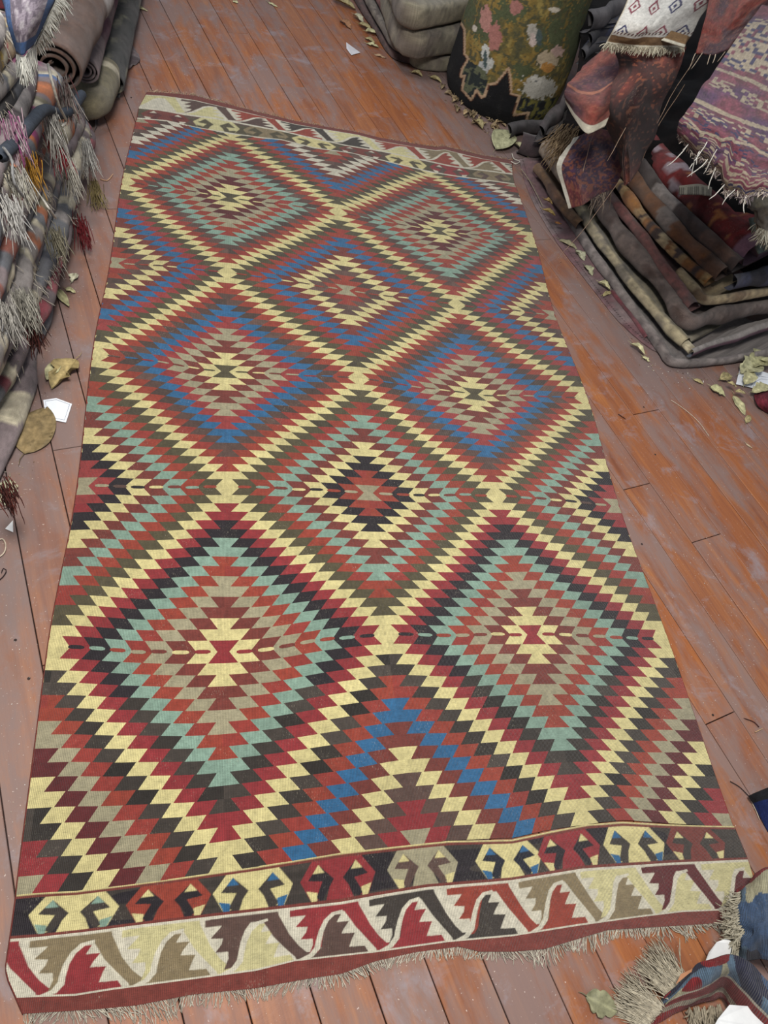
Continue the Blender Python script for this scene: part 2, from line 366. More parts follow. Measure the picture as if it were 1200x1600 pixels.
# little slit-woven dashes on the axis of every diamond
V_, F_, K_ = [], [], []; n = 0
for jj in range(1, 6):
    Vc = 17 * jj; isA = jj % 2 == 1
    cents = (-8, 8) if isA else (-16, 0, 16)
    for Uc in cents:
        nm = (DA[(jj - 1) // 2] if isA else (DBm if Uc == 0 else DBe)[jj // 2]).split()
        for sg in (-1, 1):
            for rg in range(1, 8):
                u0, u1 = rg - .38, rg + .38
                us = Uc + sg * np.linspace(u0, u1, 6)
                if abs(us).max() > 16.25: continue
                th = np.array([.06, .13, .13, .13, .13, .06]) * (1.3 if Vc > 60 else .9)
                nmd = nm[rg - 1] if rg > 1 else nm[0]
                if nmd == 'crim' and nm[rg] == 'black': nmd = 'brown'
                y0 = .12 * (cell_rand(jj, Uc, sg, rg) - .5)
                P = np.concatenate([np.stack([us, Vc + y0 - th], -1), np.stack([us, Vc + y0 + th], -1)])
                V_.append(P); K_.append(np.repeat(LC[nmd][None], 12, 0))
                for q in range(5):
                    f = [n + q, n + q + 1, n + 7 + q, n + 6 + q]; F_.append(f[::-1] if sg > 0 else f)
                n += 12
Pd = np.concatenate(V_); Q = field_pos(Pd[:, 0], Pd[:, 1]); Q[:, 2] += .0007
o = mesh('slit_dash', Q, np.array(F_), M_kilim, np.concatenate(K_), fld, uv=Q[:, :2]); 
o['kind'] = 'stuff'; o.location = (0, 0, 0)

# ---- painted borders: dense strips of cloth, one colour per stitch
def inpoly(px, py, poly):
    ins = np.zeros(px.shape, bool); n = len(poly)
    for i in range(n):
        x0, y0 = poly[i]; x1, y1 = poly[(i + 1) % n]
        if y0 == y1: continue
        c = ((y0 > py) != (y1 > py)) & (px < (x1 - x0) * (py - y0) / (y1 - y0) + x0); ins ^= c
    return ins
def hook_colors(centers, palette, half, bg, seed, flip=False):
    def f(U, t):
        b = 1 - t if flip else t
        b = (b - .06) / .88
        c = np.zeros(U.shape + (3,)); rr = np.random.default_rng(seed)
        bgn = vnoise(U * .35, t * 3 + seed, 2) ; c[:] = LC[bg[0]]; c[bgn > .1] = LC[bg[1]]
        c *= (1 + .25 * vnoise(U * .2, t * 14, 5))[..., None]
        for k, uc in enumerate(centers):
            m_, ac, dk = palette[k % len(palette)]
            A = (U - uc) / half
            for s in (-1, 1):
                a = A * s
                body = inpoly(a, b, [(-.02, 0), (.62, -.02), (1, .5), (.76, .98), (.5, .98), (.2, .55), (.36, 1.0), (-.02, 1.0)]) 
                c[body] = LC[m_]
                core = inpoly(a, b, [(.5, .14), (.80, .50), (.42, .55), (.62, .92), (.48, 1.02), (.12, .52)]); c[core] = LC[dk]
                tip = inpoly(a, b, [(.5, .14), (.66, .34), (.36, .34)]); c[tip] = LC[ac]
                low = inpoly(a, b, [(.58, .80), (.86, .74), (.74, 1.0), (.6, 1.0)]); c[low] = LC[ac]
        return c
    return f
def leaf_colors(starts, period, cols, seed, flip=False, last=None):
    ARM = [(0, .06), (.88, .02), (.9, .17), (.66, .18), (0, .18)]
    LEAF = [(.22, .14), (.18, .22), (.07, .38), (.22, .40), (.20, .50), (.11, .62), (.26, .63), (.24, .74), (.14, .92), (.26, .89), (.34, .78), (.42, .52), (.48, .30), (.56, .16)]
    DIAG = [(.66, .10), (.86, .02), (.97, .34), (1.10, .74), (1.22, .98), (1.02, .98), (.90, .66)]
    FOOT = [(1.0, .86), (1.9, .86), (1.92, .98), (1.0, .98)]
    HILL = [(1.12, .98), (1.24, .93), (1.34, .80), (1.44, .54), (1.51, .34), (1.60, .23), (1.68, .23), (1.62, .37), (1.78, .38), (1.66, .59), (1.83, .61), (1.70, .85), (1.88, .86), (1.88, .97), (1.6, .98)]
    LINE = [(1.02, .98), (1.18, .90), (1.28, .78), (1.38, .52), (1.46, .30), (1.56, .18), (1.70, .15), (1.71, .19), (1.60, .23), (1.51, .34), (1.44, .54), (1.34, .82), (1.22, .95), (1.1, 1.0)]
    def f(U, t):
        b = 1 - t if flip else t
        c = np.zeros(U.shape + (3,)); c[:] = LC['white']
        for k, u0 in enumerate(starts):
            A = (U - u0) / period
            for poly in (ARM, LEAF, DIAG, FOOT, HILL): c[inpoly(A, b, poly)] = LC[cols[k % len(cols)]] * (1 + .05 * math.sin(k * 5))
        for k, u0 in enumerate(starts):
            A = (U - u0) / period; c[inpoly(A, b, LINE)] = LC['white'] * 1.03
        return c
    return f
def strip(name, x0f, x1f, ya, yb, t0, t1, nu, nt_, colf, ss=2, vtop=False, colU=None):
    u = np.linspace(0, 1, nu); t = np.linspace(0, 1, nt_)
    Ug, Tg = np.meshgrid(u, t, indexing='ij'); T_ = t0 + (t1 - t0) * Tg
    x = x0f(T_) * (1 - Ug) + x1f(T_) * Ug; y = ya(x) * (1 - Tg) + yb(x) * Tg
    P = np.stack([x, y, zbump(x, y)], -1).reshape(-1, 3)
    col = 0
    for a in (-.25, .25):
        for b in (-.25, .25):
            col = col + colf((Ug + a / nu) * 32.6 - 16.3, Tg + b / nt_)
    col = (col / 4).reshape(-1, 3); col = col * (1 + .06 * vnoise(P[:, 0] * 4, P[:, 1] * 40, 8))[:, None]
    F = gridfaces(nu, nt_)
    if yb(.5) < ya(.5): F = F[:, ::-1]
    return mesh(name, P, F, M_kilim, col, kil, uv=P[:, :2])
def px2U(px, py):
    x = at(px, py, RZ)[0]; t = (1 if py > 700 else 0)
    a, b = (xl_b(1), xr_b(1)) if py > 700 else (xl_t(1.2), xr_t(1.2))
    return (x - a) / (b - a) * 32.6 - 16.3
hk = [px2U(*p) for p in ((117,1425),(265,1410),(397,1395),(530,1372),(662,1352),(797,1345),(890,1325),(992,1318),(1088,1316))]
hp = [('cream','mint','char'),('red','cream','black'),('cream','blue','char'),('crim','cream','black'),('khaki','cream','brown'),('cream','blue','navy'),('crim','cream','black'),('cream','blue','char'),('dred','cream','char')]
hb = hook_colors(hk, hp, 1.62, ('char', 'black'), 4)
def band_lines(f, top, bot, w=.05):
    def g(U, t):
        c = f(U, t)
        for a, nm in top:
            c[(t >= a[0]) & (t < a[1])] = LC[nm]
        for a, nm in bot: c[(t >= a[0]) & (t <= a[1])] = LC[nm]
        return c
    return g
strip('hooked_border', xl_b, xr_b, lA, lB, 0, 1, 900, 56, band_lines(hb, [((-1, .04), 'cream'), ((.04, .1), 'dred')], [((.94, 2), 'dred')]))
ls = [px2U(*p) for p in ((45,1480),(190,1465),(320,1450),(453,1435),(578,1420),(700,1405),(812,1392),(910,1378),(1005,1368),(1098,1362))]
per = float(np.mean(np.diff(ls)))
lcols = ['khaki', 'pale', 'brown', 'crim', 'char', 'red', 'khaki', 'pale', 'maroon', 'pale']
lcols = ['tan', 'pale', 'brown', 'crim', 'char', 'red', 'tan', 'pale', 'maroon', 'pale']
lf0 = leaf_colors([ls[0] - per] + ls, per, ['crim'] + lcols, 1)
# the hill to the right of each arm takes the colour of the arm before it (as in the weaving)
strip('leaf_border', xl_b, xr_b, lB, lC, 1, 2, 1000, 84, band_lines(lf0, [((-1, .05), 'white')], [((.97, 2), 'white')]))
strip('end_band', xl_b, xr_b, lC, lD, 2, 3, 500, 16, band_lines(lambda U, t: np.broadcast_to(LC['dred'], U.shape + (3,)) * (1.1 + .12 * vnoise(U * 2, t * 3))[..., None], [], []))
th = [px2U(*p) for p in ((240,180),(315,190),(395,203),(480,225),(560,232),(618,245),(665,250),(715,262),(768,272))]
tp = [('dred','white','maroon'),('pale','olive','olive'),('tan','olive','olive'),('cream','cream','olive'),('dred','white','brown'),('cream','cream','olive'),('crim','white','brown'),('tan','olive','brown')]
th = [-14.2 + i * 4.05 for i in range(8)]
tb = hook_colors(th, tp, 1.9, ('olive', 'brown'), 6, flip=True)
strip('hooked_border', xl_t, xr_t, lF, lG, 0, 1, 600, 26, band_lines(tb, [((-1, .1), 'white')], [((.9, 2), 'white')]))
ts = [-17.6 + i * 4.15 for i in range(9)]
tl = leaf_colors(ts, 4.15, ['pale', 'brown', 'red', 'char', 'pale', 'red', 'tan', 'red', 'char'], 2, flip=True)
strip('leaf_border', xl_t, xr_t, lG, lH, 1, 2, 700, 34, tl)
strip('end_band', xl_t, xr_t, lH, lI, 2, 3, 300, 6, lambda U, t: np.broadcast_to(LC['dred'], U.shape + (3,)) * np.ones(U.shape)[..., None])
# side selvedge: a thin rounded edge giving the cloth thickness
def edge_curve():
    L, Rr = [], []
    for t in np.linspace(3, 0, 24): L.append((float(xl_b(t)), float(np.interp(t, [0, 1, 2, 3], [lA(xl_b(t)), lB(xl_b(t)), lC(xl_b(t)), lD(xl_b(t))]))))
    vv = np.linspace(102, 0, 160); x, y = field_xy(np.full(160, -UE), vv); L += list(zip(x, y))
    for t in np.linspace(0, 3, 8): L.append((float(xl_t(t)), float(np.interp(t, [0, 1, 2, 3], [lF(xl_t(t)), lG(xl_t(t)), lH(xl_t(t)), lI(xl_t(t))]))))
    for t in np.linspace(3, 0, 24): Rr.append((float(xr_b(t)), float(np.interp(t, [0, 1, 2, 3], [lA(xr_b(t)), lB(xr_b(t)), lC(xr_b(t)), lD(xr_b(t))]))))
    x, y = field_xy(np.full(160, UE), vv); Rr += list(zip(x, y))
    for t in np.linspace(0, 3, 8): Rr.append((float(xr_t(t)), float(np.interp(t, [0, 1, 2, 3], [lF(xr_t(t)), lG(xr_t(t)), lH(xr_t(t)), lI(xr_t(t))]))))
    return np.array(L), np.array(Rr)
def tube_np(P, r, ns=6, cap=True):
    P = np.asarray(P, float); n = len(P); T = np.gradient(P, axis=0); T /= np.linalg.norm(T, axis=1)[:, None] + 1e-9
    up = np.where(abs(T[:, 2:3]) > .9, [[1., 0, 0]], [[0, 0, 1.]]); A = np.cross(T, up); A /= np.linalg.norm(A, axis=1)[:, None] + 1e-9; B = np.cross(A, T)
    r = np.broadcast_to(np.asarray(r, float), (n,)); an = np.linspace(0, 2 * np.pi, ns, endpoint=False)
    V = P[:, None] + r[:, None, None] * (np.cos(an)[None, :, None] * A[:, None] + np.sin(an)[None, :, None] * B[:, None])
    i, j = np.meshgrid(np.arange(n - 1), np.arange(ns), indexing='ij'); j2 = (j + 1) % ns
    F = np.stack([i * ns + j, i * ns + j2, (i + 1) * ns + j2, (i + 1) * ns + j], -1).reshape(-1, 4)
    return V.reshape(-1, 3), F
def tubes(name, lines, rad, cols, mat, parent=None, ns=4, kind=None, loc=None):
    VV, FF, KK = [], [], []; n = 0
    for q, P in enumerate(lines):
        r = rad[q] if isinstance(rad, (list, np.ndarray)) else rad
        P = np.asarray(P, float); taper = np.full(len(P), r); taper[-1] *= .4
        V, F = tube_np(P, taper, ns); VV.append(V); FF.append(F + n); n += len(V)
        c = cols[q] if isinstance(cols, list) else cols; KK.append(np.repeat(np.asarray(c)[None], len(V), 0))
    V = np.concatenate(VV); o = mesh(name, V, np.concatenate(FF), mat, np.concatenate(KK), parent, uv=V[:, :2], loc=loc)
    if kind: o['kind'] = kind
    return o
eL, eR = edge_curve()
for E_ in (eL, eR):
    z = zbump(E_[:, 0], E_[:, 1]) - .0035
    tubes('selvedge', [np.c_[E_, z]], .0032, LC['dred'] * .8, M_yarn, kil, 6)
# fringes
def fringe(base_pts, outdir, n, length, rad, colrange, clump=.5, seed=1, z0=.006, spread=.5, droop=0):
    rr = np.random.default_rng(seed); base_pts = np.asarray(base_pts, float)
    seg = np.r_[0, np.cumsum(np.linalg.norm(np.diff(base_pts, axis=0), axis=1))]; L, K = [], []
    for i in range(n):
        s = (i + rr.uniform(-.4, .4)) / n * seg[-1]; p = np.array([np.interp(s, seg, base_pts[:, k]) for k in range(3)])
        cl = vnoise(s * 22, 3.1, seed) * clump; ln = length * (.55 + .7 * abs(vnoise(s * 9, 1.2, seed + 2))) * rr.uniform(.7, 1.2)
        d = np.array(outdir, float) if np.ndim(outdir) == 1 else None
        d = nrm(d); side = np.array([-d[1], d[0], 0]); ang = cl * 1.3 + rr.normal(0, .25) * spread
        pts = [p]; q = p.copy(); h = z0
        for k in range(5):
            ang += rr.normal(0, .28) * spread; dd = d * math.cos(ang) + side * math.sin(ang)
            q = q + dd * ln / 5; qq = q.copy(); qq[2] = max(.0015, p[2] * (1 - (k + 1) / 3) if not droop else q[2]) + rr.uniform(0, .003)
            if droop: q[2] -= droop * ln / 5; qq[2] = q[2]
            pts.append(qq)
        L.append(pts); K.append(lin(colrange[0]) * (a := rr.random()) + lin(colrange[1]) * (1 - a))
    return L, K
xs = np.linspace(float(xl_b(3)), float(xr_b(3)), 120)
L, K = fringe(np.c_[xs, lD(xs), np.full(120, .005)], (0.05, -1, 0), 620, .030, .0009, ((206, 198, 180), (160, 150, 136)), .7, 3)
tubes('fringe', L, .0010, K, M_yarn, kil, 3, 'stuff')
xs = np.linspace(float(xl_t(3)), float(xr_t(3)), 120)
L, K = fringe(np.c_[xs, lI(xs), np.full(120, .005)], (0.1, 1, 0), 380, .03, .0009, ((170, 120, 100), (200, 180, 150)), .6, 5)
tubes('fringe', L, .0011, K, M_yarn, kil, 3, 'stuff')

# ================================================================ SHAPES FOR FOLDED, ROLLED AND DRAPED RUGS
PAL = {k: lin(v) for k, v in dict(mauve=(120,106,108), dkmauve=(88,74,78), grey=(142,134,130), slate=(92,94,100), navy=(44,50,66), red=(138,42,46), crim=(122,36,50), cream=(190,180,156), white=(214,210,200),
    orange=(176,98,50), olive=(112,104,80), blue=(62,92,134), brown=(86,62,50), dkbrown=(50,37,34), black=(26,23,26), rust=(128,62,44), plum=(84,50,66), tan=(156,134,104), teal=(110,130,120), mag=(140,50,100), gold=(180,150,70), pink=(170,110,110)).items()}
def densify(P, step):
    P = np.asarray(P, float); seg = np.r_[0, np.cumsum(np.linalg.norm(np.diff(P, axis=0), axis=1))]
    n = max(6, int(seg[-1] / step)); t = np.interp(np.linspace(0, seg[-1], n), seg, np.arange(len(P)))
    return crm(P, t), np.linspace(0, seg[-1], n)
def slab(name, pts, r, G, depth, colf, mat, parent=None, step=.012, seed=0, wob=.006, side=-1, nj=11, sag=0.0, rv=.22, sq=.85, dip=0):
    """a folded rug: a rounded fold along pts, its two faces running back along G"""
    P, s = densify(pts, step); T = np.gradient(P, axis=0); T[:, 2] = 0; T /= np.linalg.norm(T, axis=1)[:, None] + 1e-9
    O = np.c_[-T[:, 1], T[:, 0], np.zeros(len(T))] * side
    P = P + O * (wob * vnoise(s * 7, seed * 3.3, 1))[:, None]; P[:, 2] += wob * .5 * vnoise(s * 5, seed * 2.1, 4)
    rr = r * (1 + rv * vnoise(s * 9, seed * 5.7, 2)); G = np.array([*nrm(G), 0])
    rings, q = [], []
    for d in (depth, depth * .6, depth * .25, .03): rings.append(P + G * d - np.array([0, 0, 1]) * (rr * .96 - sag * d)[:, None]); q.append(-d)
    for a in np.linspace(-90, 90, nj):
        ca, sa = math.cos(math.radians(a)), math.sin(math.radians(a)); ca, sa = abs(ca) ** sq, math.copysign(abs(sa) ** sq, sa)
        rings.append(P + O * (rr * ca * 1.05)[:, None] + np.array([0, 0, 1.]) * (rr * sa)[:, None]); q.append(r * math.radians(a + 90))
    for d in (.022, .05, depth * .25, depth * .6, depth): rings.append(P + G * d + np.array([0, 0, 1]) * (rr * (.96 - dip * min(1, d / .05)) - sag * d)[:, None]); q.append(r * math.pi + d)
    R_ = np.stack(rings, 1); n, mj = R_.shape[:2]; Q = np.broadcast_to(np.array(q), (n, mj)); Sg = np.broadcast_to(s[:, None], (n, mj))
    R_ = R_ + (np.stack([vnoise(Sg * 60, Q * 60, seed), vnoise(Sg * 60, Q * 60, seed + 9), vnoise(Sg * 60, Q * 60, seed + 17)], -1)) * .0012
    R_[..., 2] = np.maximum(R_[..., 2], .002)
    V = R_.reshape(-1, 3); F = gridfaces(n, mj)
    if side > 0: F = F[:, ::-1]
    c = colf(Sg.ravel(), Q.ravel())
    return mesh(name, V, F, mat, c, parent, uv=np.c_[Sg.ravel(), Q.ravel()], loc=V.mean(0) * [1, 1, 0] if parent is None else None)
def bands(pal, lo, hi, seed, main=None, mainp=.5, along=False, mott=.3):
    rr = random.Random(seed); e = [-1.0]; names = []
    while e[-1] < 6:
        names.append(main if (main and rr.random() < mainp) else rr.choice(pal)); e.append(e[-1] + rr.uniform(lo, hi))
    e = np.array(e); cc = np.array([PAL[n] if isinstance(n, str) else lin(n) for n in names])
    def f(s, q):
        x = (q if along else s) + .004 * vnoise(s * 120, q * 120, seed) + .012 * vnoise(s * 12, q * 30, seed + 3)
        i = np.clip(np.searchsorted(e, x) - 1, 0, len(cc) - 1)
        return cc[i] * (1 + mott * vnoise(s * 45, q * 45, seed + 5) + .2 * vnoise(s * 160, q * 160, seed + 8))[:, None]
    return f
def mottle(base, other, seed, sc=14, thr=.15, soft=6, mott=.35):
    b, o_ = (PAL[base] if isinstance(base, str) else base), (PAL[other] if isinstance(other, str) else other)
    def f(s, q):
        w = np.clip(.5 + soft * (fbm(s * sc, q * sc, seed) - thr), 0, 1)[:, None]
        return (b * (1 - w) + o_ * w) * (1 + mott * vnoise(s * 60, q * 60, seed + 5) + .2 * vnoise(s * 200, q * 200, seed + 8) + .16 * vnoise(s * 420, q * 25, seed + 2))[:, None]
    return f
def patch(name, rows, nu, nv, colf, mat, parent=None, thick=.005, disp=.004, dsc=14, seed=0, ragged=0):
    """cloth draped through control rows of (px, py, z): real points of the place"""
    G = np.array([[at(*p) for p in r] for r in rows])           # rows x cols x 3
    u = np.linspace(0, 1, nu); v = np.linspace(0, 1, nv)
    A = crm(G, v * (len(rows) - 1))                             # nv x cols x 3
    B = crm(np.swapaxes(A, 0, 1), u * (len(rows[0]) - 1))       # nu x nv x 3
    if ragged:
        vv = v[None, :] * (1 - ragged * np.clip(.5 + vnoise(u * 14, seed, 1)[:, None], 0, 1) * (v[None, :] > .5) * (v[None, :] * 2 - 1))
        for i in range(nu):
            for k in range(3): B[i, :, k] = np.interp(vv[i], v, B[i, :, k])
    du = np.linalg.norm(B[-1, nv // 2] - B[0, nv // 2]); dv = np.linalg.norm(B[nu // 2, -1] - B[nu // 2, 0])
    N = np.cross(np.gradient(B, axis=0), np.gradient(B, axis=1)); N /= np.linalg.norm(N, axis=-1)[..., None] + 1e-12
    U, Vv = np.meshgrid(u, v, indexing='ij')
    if (N[..., 2].mean()) < 0: N = -N; flip = True
    else: flip = False
    B = B + N * (disp * fbm(U * du * dsc, Vv * dv * dsc, seed) * 2)[..., None]
    top = B.reshape(-1, 3); bot = (B - N * thick).reshape(-1, 3); n = len(top)
    F = gridfaces(nu, nv)
    if flip: F = F[:, ::-1]
    idx = np.arange(n).reshape(nu, nv); ring = np.r_[idx[:, 0], idx[-1, 1:], idx[-2::-1, -1], idx[0, -2:0:-1]]
    nx = np.roll(ring, -1); E_ = np.stack([ring, nx, nx + n, ring + n], -1)
    FF = np.concatenate([F, F[:, ::-1] + n, E_ if flip else E_[:, ::-1]])
    c = colf(U.ravel(), Vv.ravel(), du, dv); c = np.concatenate([c, c * .6])
    uv = np.c_[U.ravel() * du, Vv.ravel() * dv]; V = np.concatenate([top, bot]); V[:, 2] = np.maximum(V[:, 2], .0015)
    o = mesh(name, V, FF, mat, c, parent, uv=np.r_[uv, uv], loc=V.mean(0) * [1, 1, 0] if parent is None else None)
    return o, B
def roll(name, c, ax, R, length, colf, mat, turns=2.5, thick=.006, parent=None, seed=0, squash=.85, r0=.3):
    ax = nrm(ax); side = nrm(np.cross(ax, [0, 0, 1])); up = np.cross(side, ax)
    th = np.linspace(0, turns * 2 * math.pi, int(turns * 26)); r = R * (r0 + (1 - r0) * th / th[-1]); ph = th + 2.0
    nl = max(10, int(length / .02)); l = np.linspace(0, length, nl)
    outer = r; inner = r - thick
    def surf(rad): return np.array(c) + ax * l[:, None, None] + (side * (rad * np.cos(ph))[:, None] + up * (rad * squash * np.sin(ph))[:, None])[None] * (1 + .05 * vnoise(l * 8, 1.1, seed))[:, None, None]
    A, B = surf(outer), surf(inner); m_ = len(th); n = nl * m_
    V = np.concatenate([A.reshape(-1, 3), B.reshape(-1, 3)]); F = gridfaces(nl, m_)
    i = np.arange(m_ - 1); e0 = np.stack([i, i + 1, i + 1 + n, i + n], -1); e1 = np.stack([i, i + 1, i + 1 + n, i + n], -1)[:, ::-1] + (nl - 1) * m_
    j = np.arange(nl - 1) * m_ + m_ - 1; e2 = np.stack([j, j + m_, j + m_ + n, j + n], -1)
    Sg, Q = np.meshgrid(l, th * R, indexing='ij'); cc = colf(Sg.ravel(), Q.ravel())
    o = mesh(name, V, np.concatenate([F, F[:, ::-1] + n, e0, e1, e2]), mat, np.concatenate([cc, cc * .8]), parent, uv=np.r_[np.c_[Sg.ravel(), Q.ravel()], np.c_[Sg.ravel(), Q.ravel()]], loc=V.mean(0) * [1, 1, 0] if parent is None else None)
    return o
def strands(name, starts, dirs, length, rad, cols, parent=None, seed=1, droop=.5, curl=.5, kind='stuff', ns=3, segs=6, loc=None, zmin=.002):
    rr = np.random.default_rng(seed); L, K = [], []
    for p, d in zip(starts, dirs):
        q = np.array(p, float); d = nrm(d); pts = [q.copy()]; ln = length * rr.uniform(.5, 1.25); w = rr.normal(0, 1, 3) * curl
        for k in range(segs):
            d = nrm(d + np.array([0, 0, -droop]) / segs + w / segs + rr.normal(0, .18 * (curl + .2), 3)); q = q + d * ln / segs; q[2] = max(q[2], zmin); pts.append(q.copy())
        L.append(pts); a = rr.random(); K.append(lin(cols[0]) * a + lin(cols[1]) * (1 - a))
    return tubes(name, L, rad, K, M_yarn, parent, ns, kind, loc)

# ---------------------------------------------------------------- the long pile of folded rugs on the left
LP = dict(G=(-1, 0), depth=.45)
looks = [  # words, palette, main, band range, along
 ('dusty mauve', ['mauve', 'dkmauve', 'grey', 'red'], 'mauve', (.05, .2)), ('grey brown with a navy end', ['slate', 'navy', 'grey', 'cream'], 'dkmauve', (.06, .18)),
 ('crimson edged', ['red', 'crim', 'cream', 'dkmauve'], 'crim', (.05, .16)), ('cream and navy patched', ['cream', 'navy', 'slate', 'grey'], 'slate', (.04, .09)),
 ('red and grey speckled', ['red', 'grey', 'mauve'], 'mauve', (.03, .1)), ('pale grey with orange blocks', ['grey', 'orange', 'cream', 'olive'], 'grey', (.03, .08)),
 ('dark slate', ['slate', 'navy', 'dkmauve', 'orange'], 'slate', (.05, .14)), ('rust and cream banded', ['orange', 'cream', 'mauve', 'rust'], 'mauve', (.04, .12)),
 ('pinkish mauve', ['mauve', 'pink', 'blue', 'orange'], 'mauve', (.06, .2)), ('slate blue corded', ['slate', 'blue', 'navy'], 'slate', (.08, .25)),
 ('multicoloured striped', ['red', 'blue', 'cream', 'mag', 'olive', 'orange'], 'mauve', (.02, .06)), ('faded lilac', ['mauve', 'grey', 'pink'], 'mauve', (.08, .2)),
 ('black edged', ['black', 'navy', 'grey', 'orange'], 'navy', (.05, .15)), ('tan and magenta flecked', ['tan', 'mag', 'grey', 'dkmauve'], 'grey', (.03, .09)),
 ('red, gold and cream striped', ['red', 'gold', 'cream', 'plum'], 'tan', (.012, .03)), ('pale cream topped', ['cream', 'white', 'grey'], 'grey', (.05, .15))]
place = ['lowest on the boards', 'second layer up', 'third layer up', 'fourth layer up', 'fifth layer up', 'sixth layer up', 'seventh layer up', 'eighth layer, mid height',
         'ninth layer up', 'tenth layer up', 'eleventh layer up', 'fifth layer from the top', 'fourth layer from the top', 'third layer from the top', 'second layer from the top', 'topmost layer']
zc = .026
rl = random.Random(21)
for k, (w_, pl, mn, br) in enumerate(looks):
    r = rl.uniform(.021, .031); y1 = 2.74 - .018 * k - .032 * max(0, k - 5) + rl.uniform(-.07, .04); xo = -.512 - .005 * k + rl.uniform(-.022, .02)
    ys = np.linspace(.45, y1, 9); pts = [(xo + .035 * vnoise(y * 1.6, k * 1.7, 3) - (.15 * max(0, 1.66 - y) if k < 5 else .08 * max(0, 1.5 - y)), y, max(r + .002, (zc) * (1.10 - .13 * y))) for y in ys]
    pts = [tuple(float(q) for q in p) for p in pts] + [(xo - .05, y1 + .05, pts[-1][2]), (xo - .2, y1 + .07, pts[-1][2]), (xo - .4, y1 + .07, pts[-1][2])]
    zc += 2 * r * .99
    o = slab('folded_rug', pts, r, (-1, -.15), .42, bands(pl + ['dkmauve', 'cream', 'slate'], br[0] * .6, br[1] * .6, k + 40, mn, .38, mott=.45), M_rug, seed=k + 1, wob=.013, side=-1, rv=.15)
    tag(o, f'{w_} folded rug, {place[k]} of left pile', 'rug', 'folded rugs in the left pile')
    # frayed warp ends hanging from the fold
    ns_ = 320 if k in (1, 3, 5, 8, 11) else 90; st, dr = [], []
    for q in range(ns_):
        y = rl.uniform(.8, y1)
        if vnoise(y * 9, k * 2.3, 1) < .05: continue
        xx = np.interp(y, ys, [p[0] for p in pts[:9]]); zz = np.interp(y, ys, [p[2] for p in pts[:9]])
        st.append((xx + r * .75, y, zz + rl.uniform(-.5, .7) * r)); dr.append((.5, rl.uniform(-.8, .2), rl.uniform(-1.1, -.1)))
    strands('fringe', st, dr, .036, .0014, ((206, 198, 182), (130, 120, 112)), o, seed=k, droop=2.6, curl=.9, segs=5)
# tassels and loose cords over the pile
def on_face(px, py, off=.02):
    d = RM @ np.array([px - 600, py - 800, FPX]); x = -.47 + off; return np.array([0, 0, CAMH]) + d * (x / d[0])
tas = [(105, 255, 40, .10, ((205, 200, 188), (170, 164, 150)), 'cream tassel of frayed warps halfway up the left pile'), (135, 225, 40, .10, ((214, 212, 205), (160, 156, 150)), 'white tassel near the far end of the left pile'),
       (85, 210, 24, .09, ((150, 26, 44), (110, 24, 36)), 'crimson tassel hanging on the left pile'), (25, 270, 34, .08, ((212, 208, 200), (160, 156, 140)), 'white knotted tassel at the left edge of the photo'),
       (45, 250, 16, .07, ((190, 140, 50), (150, 110, 50)), 'mustard yellow tassel on the left pile'), (85, 365, 44, .07, ((150, 144, 124), (110, 104, 88)), 'grey knotted clump of yarn on the left pile'),
       (145, 285, 30, .10, ((160, 144, 96), (110, 96, 70)), 'olive tassel at the far foot of the left pile'), (125, 345, 26, .09, ((132, 40, 48), (100, 36, 40)), 'dull red tassel near the foot of the left pile'),
       (15, 315, 30, .09, ((215, 212, 206), (170, 168, 165)), 'tangled white yarn lowest at the left photo edge'), (35, 460, 60, .09, ((176, 172, 160), (120, 116, 108)), 'long grey frayed edge low on the left pile'),
       (45, 500, 34, .08, ((84, 40, 34), (52, 30, 28)), 'brown burnt looking tuft low on the left pile'), (78, 180, 30, .12, ((196, 192, 184), (150, 146, 140)), 'pale tassel below the white fringe of the blue bordered rug'),
       (100, 130, 30, .11, ((200, 196, 186), (120, 60, 60)), 'cream and red tassel beside the dark rolled rug'), (15, 190, 22, .08, ((150, 60, 120), (190, 184, 180)), 'magenta and white tassel at the left photo edge'),
       (8, 480, 44, .08, ((190, 186, 178), (130, 126, 120)), 'whitish frayed edge at the left photo edge, low down'), (5, 760, 30, .07, ((60, 34, 32), (120, 60, 50)), 'dark brown tangled yarn at the near foot of the left pile')]
for q, (px, py, n, ln, cc, lb) in enumerate(tas):
    p = on_face(px, py); p[2] = max(p[2], .03); rr = np.random.default_rng(q + 60)
    st = [p + rr.normal(0, .011, 3) for _ in range(n)]
    n = int(n * 2.2); st = st * 3; hd = [np.array((.22, -.45, -.8)) + rr.normal(0, .10, 3) for _ in range(n)]; st = [p + rr.normal(0, .010, 3) for _ in range(n)]
    t_ = strands('tassel', st, hd, ln * .9, .00125, cc, None, seed=q, droop=1.0, curl=.22, kind=None, loc=p * [1, 1, 0] + [0, 0, 0], zmin=.01)
    tag(t_, lb, 'tassel', 'tassels on the left pile'); t_['kind'] = 'stuff'
